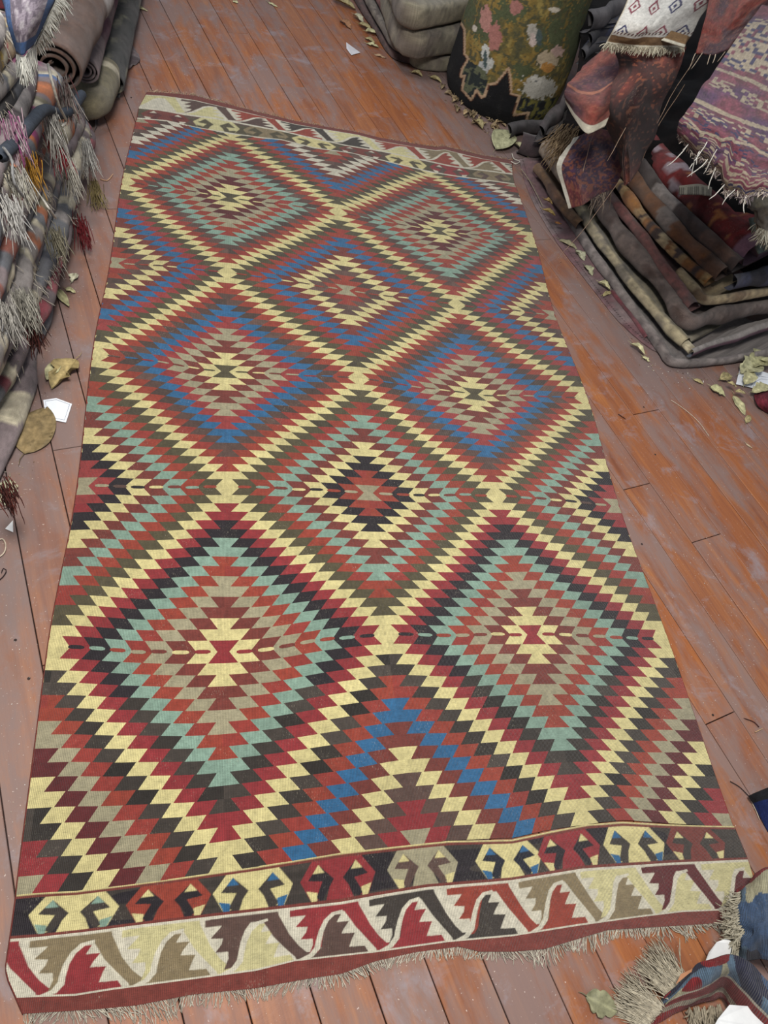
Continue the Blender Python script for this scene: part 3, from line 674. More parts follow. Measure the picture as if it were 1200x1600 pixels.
for q, (pts, r, cc, lb) in enumerate([
    ([(128, 148, .03), (112, 170, .03), (95, 178, .02), (70, 172, .02), (50, 190, .02), (28, 218, .02), (0, 245, .02)], .014, (58, 64, 74), 'thick slate blue cord running diagonally across the left pile'),
    ([(158, 290, .02), (168, 305, .04), (175, 320, .05), (183, 332, .06)], .0022, (190, 150, 120), 'thin pinkish string reaching from the left pile to the kilim'),
    ([(66, 310, .03), (76, 325, .05), (88, 342, .05)], .003, (196, 190, 180), 'short white string above the grey yarn clump'),
    ([(75, 100, .05), (82, 130, .06), (92, 165, .06), (103, 188, .05), (97, 198, .05)], .0035, (190, 184, 172), 'pale looped cord hanging beside the dark rolled rug'),
    ([(5, 230, .03), (18, 250, .04), (22, 285, .04), (38, 310, .04)], .003, (150, 150, 150), 'grey string over the left edge of the pile')]):
    P = [on_face(a, b, c) for a, b, c in pts]; P = [np.array([p[0], p[1], max(p[2], r + .001)]) for p in P]; P, _ = densify(P, .01)
    o = tubes('cord', [P], r, lin(cc), M_yarn, None, 8, loc=P.mean(0) * [1, 1, 0]); tag(o, lb, 'cord')
# blue bordered rug laid over the top of the pile
def blue_col(u, v, du, dv):
    c = np.zeros((len(u), 3)); c[:] = lin((150, 138, 150)); nz = fbm(u * 14, v * 18, 3)
    c[nz > .12] = lin((110, 98, 112)); c[nz < -.22] = lin((178, 170, 176))
    e = np.minimum(np.minimum(u, 1 - u) * .9, (1 - v)); c[e < .13] = lin((58, 92, 142)); c[e < .02] = lin((40, 62, 104))
    return c * (1 + .25 * vnoise(u * 60, v * 90, 4))[:, None]
r_, B = patch('blue_bordered_rug', [[(-40, -60, .93), (10, -70, .93), (60, -80, .93), (110, -90, .92)], [(0, -10, .90), (28, -14, .90), (60, -18, .90), (92, -22, .88)], [(12, 40, .86), (30, 36, .87), (52, 30, .87), (74, 26, .84)], [(24, 82, .80), (34, 86, .81), (42, 80, .81), (56, 66, .79)]],
               60, 80, blue_col, M_pile, None, .008, .004, 10, 2)
tag(r_, 'blue bordered lilac rug corner laid on top of the left pile', 'rug')
st, dd = [], []
for i in range(0, 80): st.append(B[-1, i]); dd.append(B[-1, i] - B[-8, i])
for i in range(60): st.append(B[i, -1]); dd.append(B[i, -1] - B[i, -8])
st = st * 9; dd = [nrm(d) + np.random.default_rng(q).normal(0, .14, 3) + [0, 0, -.25] for q, d in enumerate(dd * 9)]
strands('fringe', [s + np.array([0, 0, -.004]) for s in st], dd, .048, .0018, ((226, 224, 214), (196, 196, 188)), r_, 5, .6, .12, segs=5)
# rolls beyond the far end of the pile
def rollcol(a, b, seed): return mottle(a, b, seed, 10, .1)
o = roll('rolled_rug', (-.545, 2.50, .375), (.04, 1, -.05), .085, 1.7, lambda s, q: bands(['grey', 'brown', 'grey', 'tan'], .2, .5, 8)(s, q), M_rug, 3, .007, seed=2, r0=.25)
tag(o, 'grey brown rolled rug with a dark spiral end beyond the left pile', 'rug')
o = roll('rolled_rug', (-.52, 2.84, .215), (0.0, 1, -.01), .055, 1.4, mottle(PAL['plum'], PAL['mauve'], 4, 6, .0), M_rug, 3, .006, seed=5)
tag(o, 'mauve rolled rug lying behind the far end of the left pile', 'rug')
o = roll('rolled_rug', (-.465, 3.08, .07), (0.0, 1, 0), .065, 1.9, mottle(lin((48, 50, 50)), lin((120, 118, 100)), 6, 16, .25), M_rug, 2.5, .006, seed=9)
tag(o, 'blackish rolled rug on the boards behind the left pile', 'rug')
o = slab('folded_rug', [(-.85, 2.82, .10), (-.58, 2.82, .10), (-.50, 2.86, .10), (-.485, 2.95, .10), (-.49, 3.1, .10)], .05, (-.5, 1), .3, bands(['olive', 'dkbrown', 'olive', 'cream'], .02, .06, 3, 'olive', .5), M_rug, seed=33, side=-1)
tag(o, 'olive fringed fold jutting from the far end of the left pile', 'rug')
o = slab('folded_rug', [(-1.5, 2.92, .4), (-.95, 2.90, .4), (-.74, 2.95, .4), (-.7, 3.3, .38), (-.7, 4.6, .36)], .06, (-1, .3), .8, bands(['red', 'dkbrown', 'cream', 'black'], .02, .05, 13, 'crim', .5), M_rug, seed=35, side=1)
tag(o, 'dark red striped rug heaped behind the rolled rugs at the far left', 'rug')
strands('fringe', [(-.64 + random.uniform(-.02, .02), random.uniform(2.95, 3.6), .42) for _ in range(120)], [(1, -.3, 0)] * 120, .07, .002, ((130, 40, 44), (190, 180, 160)), o, 4, 1.8, .7)

# ================================================================ RIGHT SIDE: THE STACK OF FOLDED RUGS
def pz(L, z):  # photo polyline at height z (or per-point z)
    return [tuple(at(*p, z)) if len(p) == 2 else tuple(at(*p)) for p in L]
GR = (.85, .55)
def rs(pts, z, r, colf, label, seed, depth=.5, mat=None, cat='rug', step=.012, wob=.005, name='folded_rug', sag=0, dip=1.5, grp='folded rugs in the stack on the right'):
    P = pz(pts, z); P = [(x, y, max(zz, r + .002)) for x, y, zz in P]
    return tag(slab(name, P, r, GR, depth, colf, mat or M_rug, seed=seed, step=step, wob=wob, side=-1, sag=sag, dip=dip), label, cat, grp)
# far to near; side -1 puts the fold on the camera side
rs([(862, 296), (900, 352), (928, 398), (958, 440), (1003, 500), (1036, 546), (1046, 562), (1062, 566), (1110, 565), (1170, 556), (1240, 545)], .022, .021, mottle(lin((128, 118, 114)), lin((100, 90, 88)), 1, 30), 'flat grey rug at the bottom of the right stack, its corner on the boards', 101, .6)
rs([(886, 284), (902, 314), (927, 357), (963, 409), (1004, 460), (1040, 503), (1072, 536)], .066, .025, lambda s, q: mottle(lin((168, 156, 126)), lin((120, 112, 98)), 3, 22)(s, q) * np.where((np.sin(q * 900) > .55)[:, None], .5, 1) , 'cream rug with thin dark stripes, second from the bottom of the right stack', 102, .5)
rs([(918, 284), (944, 325), (976, 372), (1012, 415), (1046, 458), (1062, 488), (1078, 502), (1096, 497), (1112, 490), (1160, 482), (1240, 470)], .122, .036, mottle(lin((100, 86, 80)), lin((70, 54, 48)), 5, 16), 'thick grey brown rug with a bulging folded corner in the right stack', 103, .5)
rs([(935, 278), (956, 308), (992, 354), (1028, 403), (1058, 442), (1084, 480)], .165, .026, mottle(lin((112, 66, 62)), lin((84, 66, 64)), 7, 12), 'dull rose brown folded rug above the thick grey brown one', 104, .45)
rs([(1060, 425), (1085, 452), (1102, 468), (1150, 462), (1240, 446)], .178, .022, mottle(lin((178, 158, 122)), lin((120, 96, 68)), 8, 20), 'short cream folded end showing in the middle of the right stack', 105, .3)
rs([(955, 268), (976, 297), (1014, 348), (1050, 388), (1078, 415), (1108, 440)], .212, .024, bands([(166,136,94),(150,100,48),(64,48,44),(172,140,92),(140,92,50),(184,166,130)], .010, .035, 12), 'orange and cream folded rug with dark patterned bars in the right stack', 106, .4)
rs([(972, 256), (1008, 298), (1042, 342), (1075, 380), (1112, 414), (1128, 428)], .252, .030, bands([(120,110,104),(96,64,40),(112,72,42),(84,58,42)], .08, .2, 14), 'rust brown folded rug with a grey end, below the dark one', 107, .4)
rs([(990, 242), (1024, 288), (1055, 322), (1090, 358), (1130, 394), (1155, 414)], .296, .028, bands(['grey', 'dkbrown', 'brown', 'dkbrown'], .1, .2, 16, 'dkbrown', .6), 'dark brown folded rug just under the red one', 108, .4)
def redflower(s, q):
    c = mottle(lin((122, 30, 32)), lin((90, 22, 26)), 21, 10)(s, q); m_ = (vnoise(s * 26, q * 26, 7) > .42) & (s < .45); c[m_] = lin((168, 150, 158)); m2 = (abs(vnoise(s * 18, q * 18, 3)) < .04) & (s > .4); c[m2] = lin((176, 110, 62)); c[s > .80] = lin((150, 110, 130)) * .8; return c
rs([(1000, 205), (1035, 250), (1082, 300), (1135, 350), (1180, 398)], .335, .052, redflower, 'crimson rug with faded flowers on top of the right stack', 109, .45, M_pile)
rs([(1096, 500), (1130, 494), (1180, 480), (1245, 462)], .03, .012, bands(['teal', 'grey', 'cream'], .03, .08, 31, 'teal', .4), 'frayed teal grey edge under the striped rug in the right stack', 111, .3, wob=.01)
rs([(1076, 550), (1110, 537), (1150, 524), (1200, 508), (1250, 492)], .075, .020, lambda s, q: np.array([PAL['navy'], PAL['plum'] * 1.2, PAL['grey'] * .9])[np.clip((q + .5 * 0) / .021, 0, 2).astype(int)][:, :] * (1 + .3 * vnoise(s * 60, q * 90, 3))[:, None], 'maroon, navy and grey striped rug end low in the right stack', 112, .3, wob=.008)
rs([(1140, 440), (1180, 432), (1245, 420)], .25, .04, mottle(lin((58, 62, 88)), lin((34, 36, 48)), 23, 14), 'navy blue rug bundle at the right edge, behind the rust brown fold', 113, .3)
o = roll('rolled_rug', at(1082, 548, .058), np.array([-.45, 1, .02]), .026, .10, mottle(lin((200, 188, 156)), lin((150, 138, 112)), 31, 30), M_rug, 1.6, .005, seed=14, squash=.7, r0=.55)
tag(o, 'cream rolled rug end, hollow, poking out at the stack corner', 'rug')
P = [at(*p, .004) for p in ((812, 250), (832, 312), (868, 372), (915, 436), (962, 495), (1012, 541), (1050, 556))]
o = slab('folded_cloth', [tuple(p) for p in P], .0035, GR, .35, mottle(lin((112, 76, 80)), lin((124, 104, 104)), 41, 9), M_rug, seed=51, wob=.004, side=-1); tag(o, 'flat mauve blanket with a stitched hem lying under the right stack', 'blanket')
hem = []; Pd_, s_ = densify([tuple(p) for p in P], .012)
for i in range(0, len(Pd_) - 1, 1):
    a = Pd_[i] + np.array([.012, .006, .0045]); hem.append([a, a + np.array([.004, .003, .001]) + (Pd_[i + 1] - Pd_[i]) * .5])
tubes('hem_stitching', hem, .0011, lin((52, 28, 34)), M_yarn, o, 3, 'stuff')
o = rs([(955, 455), (985, 492), (1010, 528)], .011, .009, mottle(lin((104, 44, 52)), lin((84, 34, 42)), 43, 20), 'thin maroon folded cloth pinched beside the grey bottom rug', 52, .12, cat='cloth', name='folded_cloth', grp='loose cloths by the right stack')

# near-black sheet painted as the shade behind the hanging rugs; folded blankets beside it
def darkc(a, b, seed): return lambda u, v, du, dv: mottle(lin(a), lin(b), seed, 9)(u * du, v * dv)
o, _ = patch('shade_backing', [[(880, -120, .5), (980, -140, .5), (1100, -170, .5), (1240, -200, .5), (1360, -240, .5)], [(905, 10, .45), (980, 5, .45), (1080, 0, .45), (1210, -10, .45), (1340, -20, .45)], [(900, 110, .40), (985, 110, .42), (1080, 120, .42), (1190, 120, .42), (1310, 120, .42)],
    [(880, 190, .28), (970, 205, .36), (1060, 215, .38), (1170, 230, .38), (1300, 240, .38)], [(865, 235, .12), (955, 262, .22), (1050, 290, .28), (1170, 340, .30), (1290, 360, .30)], [(870, 270, .02), (960, 310, .08), (1060, 370, .12), (1170, 430, .15), (1290, 450, .15)]], 90, 90, darkc((20, 15, 15), (11, 9, 10), 61), M_shade, None, .01, .03, 4, 3)
tag(o, 'nearly black sheet standing in for deep shade behind the hanging rugs on the right', 'blanket')
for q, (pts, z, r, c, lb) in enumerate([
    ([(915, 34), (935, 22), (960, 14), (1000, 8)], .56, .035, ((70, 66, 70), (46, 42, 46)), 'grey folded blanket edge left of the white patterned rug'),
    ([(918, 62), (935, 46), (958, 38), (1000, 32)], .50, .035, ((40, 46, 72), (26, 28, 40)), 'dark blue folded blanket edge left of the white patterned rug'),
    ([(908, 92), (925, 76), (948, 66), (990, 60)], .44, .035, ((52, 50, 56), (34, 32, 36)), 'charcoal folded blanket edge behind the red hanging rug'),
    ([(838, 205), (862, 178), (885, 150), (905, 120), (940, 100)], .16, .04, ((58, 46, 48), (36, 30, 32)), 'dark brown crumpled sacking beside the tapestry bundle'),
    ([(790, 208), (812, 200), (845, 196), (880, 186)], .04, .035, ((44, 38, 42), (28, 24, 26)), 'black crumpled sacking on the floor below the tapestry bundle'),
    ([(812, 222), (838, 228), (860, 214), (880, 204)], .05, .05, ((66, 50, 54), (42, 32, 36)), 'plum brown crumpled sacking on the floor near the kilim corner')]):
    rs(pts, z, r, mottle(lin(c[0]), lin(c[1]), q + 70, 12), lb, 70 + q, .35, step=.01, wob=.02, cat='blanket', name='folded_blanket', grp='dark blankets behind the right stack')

# hanging rugs over the right stack
def hb_(f): return f
def white_motif(u, v, du, dv):
    c = np.zeros((len(u), 3)); c[:] = lin((205, 202, 196))
    d = abs(((u * 4) % 1) - .5) + abs(((v * 3.2) % 1) - .5); row = np.floor(v * 3.2).astype(int) % 2
    ring = (abs(d - .26) < .05) | (d < .09); c[ring & (v < .78)] = lin((128, 66, 78)); c[ring & (v < .78) & ((np.floor(u * 4) + row) % 3 == 0)] = lin((62, 62, 96))
    lat = ((u * 18 + v * 20) % 1 < .28) & (v < .36); c[lat] = lin((118, 92, 98)); lat2 = ((u * 18 - v * 20) % 1 < .22) & (v < .36); c[lat2] = lin((150, 130, 130))
    tk = (v > .78) & (v < .82) & ((u * 22 + v * 8) % 1 < .45); c[tk] = lin((96, 72, 70))
    c[v > .85] = lin((118, 92, 66)); c[v > .965] = lin((206, 200, 182)); c[u < .015] = lin((180, 170, 150))
    return c * (1 + .14 * vnoise(u * 80, v * 80, 3))[:, None]
def end_fringe(o, B, cols, length, per=3, rad=.0016, seed=1, droop=1.2, curl=.4, sl=slice(None)):
    st, dd = [], []; rr = np.random.default_rng(seed)
    for i in range(*sl.indices(B.shape[0])):
        for _ in range(per): st.append(B[i, -1] + rr.normal(0, .002, 3)); dd.append(B[i, -1] - B[i, -6] + rr.normal(0, .006, 3))
    strands('fringe', st, dd, length, rad, cols, o, seed, droop, curl, segs=4)
o, B = patch('patterned_rug', [[(992, -60, .98), (1040, -70, .98), (1090, -80, .98), (1150, -90, .98)], [(982, -5, .95), (1025, -8, .96), (1072, -14, .96), (1128, -22, .94)], [(964, 35, .90), (1005, 38, .92), (1045, 36, .92), (1092, 34, .88)], [(947, 66, .84), (985, 73, .85), (1026, 75, .86), (1066, 74, .83)]], 110, 110, white_motif, M_tap, None, .005, .006, 8, 4)
tag(o, 'white rug with small maroon and navy diamonds hanging highest on the right', 'rug'); end_fringe(o, B, ((206, 200, 180), (170, 160, 140)), .022, 4, .0016, 3)
o2, B = patch('brown_hem', [[(1008, 44, .90), (1028, 42, .90), (1050, 48, .90), (1076, 56, .89)], [(1002, 58, .88), (1024, 60, .88), (1046, 66, .88), (1070, 74, .87)]], 40, 12, lambda u, v, a, b: np.where((v > .8)[:, None], lin((206, 200, 182)), lin((120, 94, 66))) * (1 + .2 * vnoise(u * 50, v * 20, 1))[:, None], M_tap, o, .004, .001, 20, 1)
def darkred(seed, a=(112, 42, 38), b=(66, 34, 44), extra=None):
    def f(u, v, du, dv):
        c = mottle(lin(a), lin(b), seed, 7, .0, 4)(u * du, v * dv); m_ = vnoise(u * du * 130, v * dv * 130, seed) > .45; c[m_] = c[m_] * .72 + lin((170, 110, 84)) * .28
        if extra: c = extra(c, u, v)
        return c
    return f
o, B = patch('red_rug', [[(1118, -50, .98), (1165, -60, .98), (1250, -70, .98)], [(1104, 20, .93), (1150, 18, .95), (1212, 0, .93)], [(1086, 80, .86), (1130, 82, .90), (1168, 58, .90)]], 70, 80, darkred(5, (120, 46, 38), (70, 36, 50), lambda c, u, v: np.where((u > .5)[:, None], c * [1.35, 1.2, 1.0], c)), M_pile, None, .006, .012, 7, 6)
tag(o, 'dark red rug folded behind the big purple rug, top right corner', 'rug'); end_fringe(o, B, ((196, 180, 160), (150, 130, 110)), .05, 1, .0014, 7, 1.5, .4, slice(0, 70, 9))
def purple(u, v, du, dv):
    x, y = u * du, v * dv; w = vnoise(x * 7, y * 7, 2) * .015; yy = v + w * 2
    c = mottle(lin((122, 62, 78)), lin((84, 52, 88)), 9, 9, .0, 3)(x, y)
    cell = (np.floor(x * 48) * 7 + np.floor(y * 48) * 13) ; rnd = vnoise(np.floor(x * 80) * 1.7 + .5, np.floor(y * 80) * 2.3 + .5, 4)
    cream, navy = lin((176, 160, 138)), lin((58, 54, 92))
    def put(mask, col): c[mask] = col
    put((yy > .10) & (yy < .30) & (rnd > -.05), cream); put((yy > .12) & (yy < .30) & (rnd < -.32), navy)
    put((yy > .37) & (yy < .43) & (rnd > .05), cream * .9); put((abs(yy - .50) < .012), cream); put((abs(yy - .33) < .008), cream * .9)
    put((yy > .54) & (yy < .66) & (rnd > .38), cream); put((yy > .56) & (yy < .82) & (rnd < -.45), navy)
    put((abs(yy - .70 - .05 * np.sin(u * 6)) < .011), cream); put((yy > .74) & (rnd > .30), cream * .95); put((yy > .93) & (rnd > -.1), cream); put((yy > .93) & (rnd < -.4), navy)
    return c * (1 + .35 * vnoise(x * 330, y * 330, 4))[:, None] * .85
o, B = patch('purple_rug', [[(1192, 5, .97), (1235, 12, .97), (1275, 25, .97), (1330, 45, .97)], [(1136, 82, .95), (1178, 95, .96), (1222, 112, .96), (1285, 132, .95)], [(1090, 146, .91), (1135, 165, .93), (1185, 188, .93), (1245, 215, .92)], [(1062, 188, .86), (1110, 220, .87), (1160, 250, .88), (1216, 275, .88)], [(1066, 206, .82), (1108, 262, .80), (1150, 304, .80), (1188, 320, .82)]],
    150, 180, purple, M_pile, None, .009, .010, 6, 7, ragged=.10)
purple_o = o; tag(o, 'big purple, navy and cream worn rug hanging at the right edge', 'rug'); end_fringe(o, B, ((196, 184, 168), (96, 84, 96)), .016, 3, .0016, 9, 1, .7)
st = [B[i, j] + np.array([0, 0, .006]) for i, j in ((20, 170), (38, 165), (52, 176), (66, 168), (84, 172), (100, 176), (30, 178), (118, 176), (60, 150), (45, 150))]
strands('loose_warp', st, [(-.2, -.3, -1)] * 10, .065, .0016, ((226, 222, 214), (200, 196, 188)), o, 4, .6, .35, kind=None)
C.objects[-1]['kind'] = 'stuff'
def leftflap(c, u, v):
    c[abs(v - .55 - .1 * np.sin(u * 5)) < .02] = lin((176, 110, 86)); c[v > .93] = lin((208, 200, 180)); return c
o, B = patch('red_rug', [[(922, 98, .66), (948, 76, .70), (980, 62, .73), (1015, 66, .72)], [(898, 122, .64), (930, 112, .69), (962, 108, .72), (994, 112, .69)], [(884, 140, .61), (912, 148, .66), (942, 150, .69), (968, 142, .67)], [(884, 160, .57), (898, 188, .59), (918, 208, .60), (946, 196, .62)]], 90, 110, darkred(11, (134, 66, 56), (84, 44, 58), leftflap), M_pile, None, .010, .010, 8, 8)
tag(o, 'rust red rug flap with a thick white selvedge, hanging beside the tapestry', 'rug')
o, B = patch('maroon_rug', [[(945, 68, .80), (985, 76, .82), (1030, 78, .82), (1062, 74, .80)], [(962, 112, .74), (1000, 108, .80), (1030, 112, .80), (1050, 118, .74)], [(944, 162, .62), (975, 168, .70), (1004, 164, .72), (1034, 168, .66)], [(952, 215, .50), (972, 225, .58), (992, 222, .58), (1020, 215, .54)], [(962, 262, .42), (974, 285, .46), (984, 288, .46), (1000, 262, .44)]], 90, 140, darkred(13, (84, 34, 28), (48, 22, 24), lambda c, u, v: np.where(((v < .42 + .1 * np.sin(u * 9)) & (u > .2))[:, None], c * [2.3, 1.7, 1.2], c)), M_pile, None, .008, .022, 5, 9)  # maroon darkened to carry the shadow it hangs in; upper lobe brightened
tag(o, 'maroon rug with shadow in its colour, hanging in folds under the white patterned rug', 'rug')
strands('loose_warp', [at(1005, 150, .74), at(966, 285, .44), at(940, 182, .56), at(1070, 132, .72), at(1096, 78, .84)], [(-.35, -.3, -1)] * 5, .30, .0013, ((176, 150, 130), (150, 124, 104)), o, 2, .2, .12, kind=None)
C.objects[-1]['kind'] = 'stuff'
def lowflap(c, u, v):
    c[(vnoise(u * 30, v * 30, 3) > .35)] = lin((118, 66, 52)); c[u < .07] = lin((206, 200, 186)); return c
o, B = patch('purple_red_rug', [[(900, 215, .46), (930, 200, .48), (960, 200, .48), (985, 215, .46)], [(878, 240, .42), (915, 235, .45), (950, 240, .44), (975, 252, .42)], [(870, 268, .36), (905, 272, .39), (940, 276, .38), (968, 282, .37)], [(890, 325, .27), (912, 320, .31), (934, 306, .32), (958, 296, .33)]], 90, 90, darkred(15, (96, 40, 44), (62, 38, 62), lowflap), M_pile, None, .008, .012, 9, 12)
tag(o, 'small purple red rug flap with a white side band above the stack', 'rug'); end_fringe(o, B, ((150, 136, 120), (90, 76, 72)), .07, 1, .0016, 15, 1, .5, slice(50, 90, 2))
strands('tan_fringe', [at(900 + random.uniform(-30, 6), 205 + random.uniform(-12, 25), .36) for _ in range(180)], [(-.6, -.5, -.6)] * 180, .09, .0016, ((150, 128, 98), (104, 84, 64)), None, 6, 1, .6, kind=None, loc=at(890, 215, 0))
tag(C.objects[-1], 'tangled tan fringe spilling beside the purple red flap', 'fringe', kind='stuff')
o = rs([(856, 232), (866, 250), (885, 278), (900, 300)], .12, .035, mottle(lin((140, 124, 106)), lin((108, 90, 74)), 81, 20), 'pale brown corrugated rug end behind the tan fringe', 81, .2)
o = rs([(840, 262), (856, 285), (880, 322), (908, 352)], .05, .022, mottle(lin((118, 88, 60)), lin((92, 62, 42)), 82, 12), 'brown rug fold with dry leaves on it, at the far end of the stack', 82, .25)
o, B = patch('shaggy_blanket', [[(1168, 270, .62), (1215, 262, .62), (1290, 262, .62)], [(1172, 320, .58), (1215, 318, .60), (1290, 320, .60)], [(1178, 352, .52), (1205, 362, .55), (1290, 372, .55)]], 50, 50, darkc((92, 84, 64), (62, 54, 42), 91), M_rug, None, .01, .02, 10, 5)
tag(o, 'shaggy olive brown blanket at the right edge below the purple rug', 'blanket'); end_fringe(o, B, ((176, 172, 156), (130, 120, 104)), .05, 4, .0018, 11, 1.2, .6)
o, B = patch('teal_cloth', [[(1172, 340, .42), (1205, 335, .42), (1260, 335, .42)], [(1178, 378, .38), (1205, 378, .38), (1260, 376, .38)], [(1186, 396, .36), (1205, 392, .36), (1260, 390, .36)]], 24, 24, darkc((96, 112, 102), (66, 72, 62), 93), M_rug, None, .006, .004, 10, 5); tag(o, 'small faded teal cloth at the right edge above the navy bundle', 'cloth')
o, B = patch('brown_fringe_cloth', [[(1062, 290, .405), (1090, 288, .405), (1112, 293, .405)], [(1062, 303, .395), (1090, 304, .395), (1112, 306, .395)]], 40, 12, lambda u, v, a, b: np.where(((u * 22 % 1 < .35) & (v > .2))[:, None], lin((74, 66, 56)), lin((170, 162, 142))), M_rug, None, .004, .002, 10, 3); tag(o, 'short cream fringed strip hanging in the shade above the red rug', 'cloth')
o, B = patch('blue_patch', [[(1070, 214, .62), (1090, 216, .62), (1104, 220, .62)], [(1070, 226, .60), (1086, 230, .60), (1104, 234, .60)]], 30, 12, lambda u, v, a, b: np.where((v > .7)[:, None], lin((190, 184, 168)), lin((52, 84, 124))), M_rug, purple_o, .004, .001, 10, 3); 

# ---------------------------------------------------------------- tapestry bundle
def proj(P):
    d = (np.asarray(P) - [0, 0, CAMH]) @ RM; return d[..., 0] / d[..., 2] * FPX + 600, d[..., 1] / d[..., 2] * FPX + 800
def bundle():
    cx, cy, Rr = 1.395, 3.775, .285; nu, nv = 260, 150
    th = np.linspace(0, 2 * np.pi, nu); z = np.concatenate([np.linspace(0.004, .62, nv)])
    T, Z = np.meshgrid(th, z, indexing='ij')
    rad = Rr * (1 + .05 * np.sin(Z * 6 + .6)) * np.where(Z < .07, .90 + .1 * np.sqrt(np.clip(Z / .07, 0, 1)), 1)
    rad = rad * (1 + .035 * vnoise(np.cos(T) * 2.2 + 9, np.sin(T) * 2.2 + 9, Z * 4)) + .004 * fbm(T * 5, Z * 14, 2)
    V = np.stack([cx + rad * np.cos(T), cy + rad * np.sin(T), Z], -1)
    # woven pattern laid out on the unrolled cloth: a = metres round the bundle, from its left side as one faces it; Z = height
    px, py = proj(V)
    col = np.zeros(V.shape); g = lambda *c: lin(c)
    n1 = fbm(T * 7, Z * 22, 1); n2 = fbm(T * 16, Z * 50, 5); n3 = vnoise(T * 30, Z * 90, 8)
    col[:] = g(122, 104, 58); col[n1 > .10] = g(102, 94, 60); col[n1 < -.16] = g(138, 114, 62); col[(n2 > .24)] = g(84, 82, 60); col[(n2 < -.3)] = g(146, 128, 74)
    def blob(x, y, rx, ry, c, rag=.35, lim=1):
        d = ((px - x) / rx) ** 2 + ((py - y) / ry) ** 2 + rag * n3 + rag * n2 * 1.5; col[d < lim] = g(*c)
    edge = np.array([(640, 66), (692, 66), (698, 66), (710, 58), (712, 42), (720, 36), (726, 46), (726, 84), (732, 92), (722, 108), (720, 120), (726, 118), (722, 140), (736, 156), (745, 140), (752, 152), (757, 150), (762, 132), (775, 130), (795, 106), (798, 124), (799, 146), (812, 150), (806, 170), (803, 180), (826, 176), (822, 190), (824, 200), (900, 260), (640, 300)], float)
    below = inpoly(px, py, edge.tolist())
    dist = np.full(px.shape, 1e9)
    for (x0, y0), (x1, y1) in zip(edge[1:-3], edge[2:-2]):
        dx, dy = x1 - x0, y1 - y0; tt_ = np.clip(((px - x0) * dx + (py - y0) * dy) / (dx * dx + dy * dy), 0, 1); dist = np.minimum(dist, np.hypot(px - x0 - tt_ * dx, py - y0 - tt_ * dy))
    # flowers and leaves of the weave
    for x, y, rx, ry in ((760, 40, 20, 26), (800, 18, 24, 14), (870, 50, 14, 40), (735, 20, 10, 22), (905, 60, 22, 60), (845, 60, 10, 24), (700, 30, 8, 16), (815, 110, 16, 14)): blob(x, y, rx, ry, (82, 88, 62), .9)
    for x, y, rx, ry, c in ((759, 30, 9, 21, (176, 128, 118)), (773, 58, 10, 22, (164, 112, 104)), (806, 10, 9, 12, (162, 112, 104)), (831, 50, 9, 15, (176, 170, 160)), (833, 62, 6, 10, (198, 180, 172)), (854, 94, 17, 14, (186, 168, 142)), (872, 80, 9, 9, (190, 160, 150)), (856, 106, 10, 8, (180, 130, 70)),
        (842, 136, 26, 19, (186, 182, 172)), (840, 126, 9, 6, (206, 202, 192)), (758, 84, 7, 13, (196, 196, 190)), (764, 98, 9, 9, (186, 186, 180)), (754, 108, 8, 12, (170, 172, 170)), (742, 43, 4, 6, (200, 190, 176)), (866, 16, 8, 5, (196, 186, 170))): blob(x, y, rx, ry, c, .45)
    for x, y, rx, ry, c in ((758, 92, 3, 14, (70, 84, 84)), (842, 58, 5, 14, (78, 90, 88)), (838, 127, 2.2, 2.2, (110, 110, 110))): blob(x, y, rx, ry, c, .2)
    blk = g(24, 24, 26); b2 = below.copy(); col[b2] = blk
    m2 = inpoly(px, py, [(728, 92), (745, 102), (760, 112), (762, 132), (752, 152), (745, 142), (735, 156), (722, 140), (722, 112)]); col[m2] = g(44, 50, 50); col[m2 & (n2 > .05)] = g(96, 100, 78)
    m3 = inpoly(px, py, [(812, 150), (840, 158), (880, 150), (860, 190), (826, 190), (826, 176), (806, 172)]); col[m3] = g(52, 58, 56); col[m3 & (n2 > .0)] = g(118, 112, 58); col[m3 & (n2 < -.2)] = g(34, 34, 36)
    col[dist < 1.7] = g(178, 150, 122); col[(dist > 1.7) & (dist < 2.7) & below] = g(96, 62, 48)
    col = col * (1 + .16 * vnoise(T * 120, Z * 300, 3))[..., None]
    V = V.reshape(-1, 3); F = gridfaces(nu, nv)
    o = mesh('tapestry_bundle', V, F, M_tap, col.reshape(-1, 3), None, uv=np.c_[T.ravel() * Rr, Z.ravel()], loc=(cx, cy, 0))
    tag(o, 'standing bundle wrapped in an olive floral tapestry with a black lining, top of the photo', 'tapestry')
    th2 = np.linspace(0, 2 * np.pi, 60); rr_ = np.linspace(.0, 1, 8); A, Bq = np.meshgrid(th2, rr_, indexing='ij'); top_r = Rr * (1 + .05 * math.sin(.62 * 6 + .6))
    Vt = np.stack([cx + top_r * Bq * np.cos(A), cy + top_r * Bq * np.sin(A), .62 + .03 * (1 - Bq ** 2) + .01 * fbm(A * 3, Bq * 5, 2)], -1).reshape(-1, 3)
    mesh('bundle_top', Vt, gridfaces(60, 8)[:, ::-1], M_tap, mottle(lin((134, 116, 58)), lin((84, 88, 58)), 3, 20)(Vt[:, 0], Vt[:, 1]), o, uv=Vt[:, :2])
bundle()

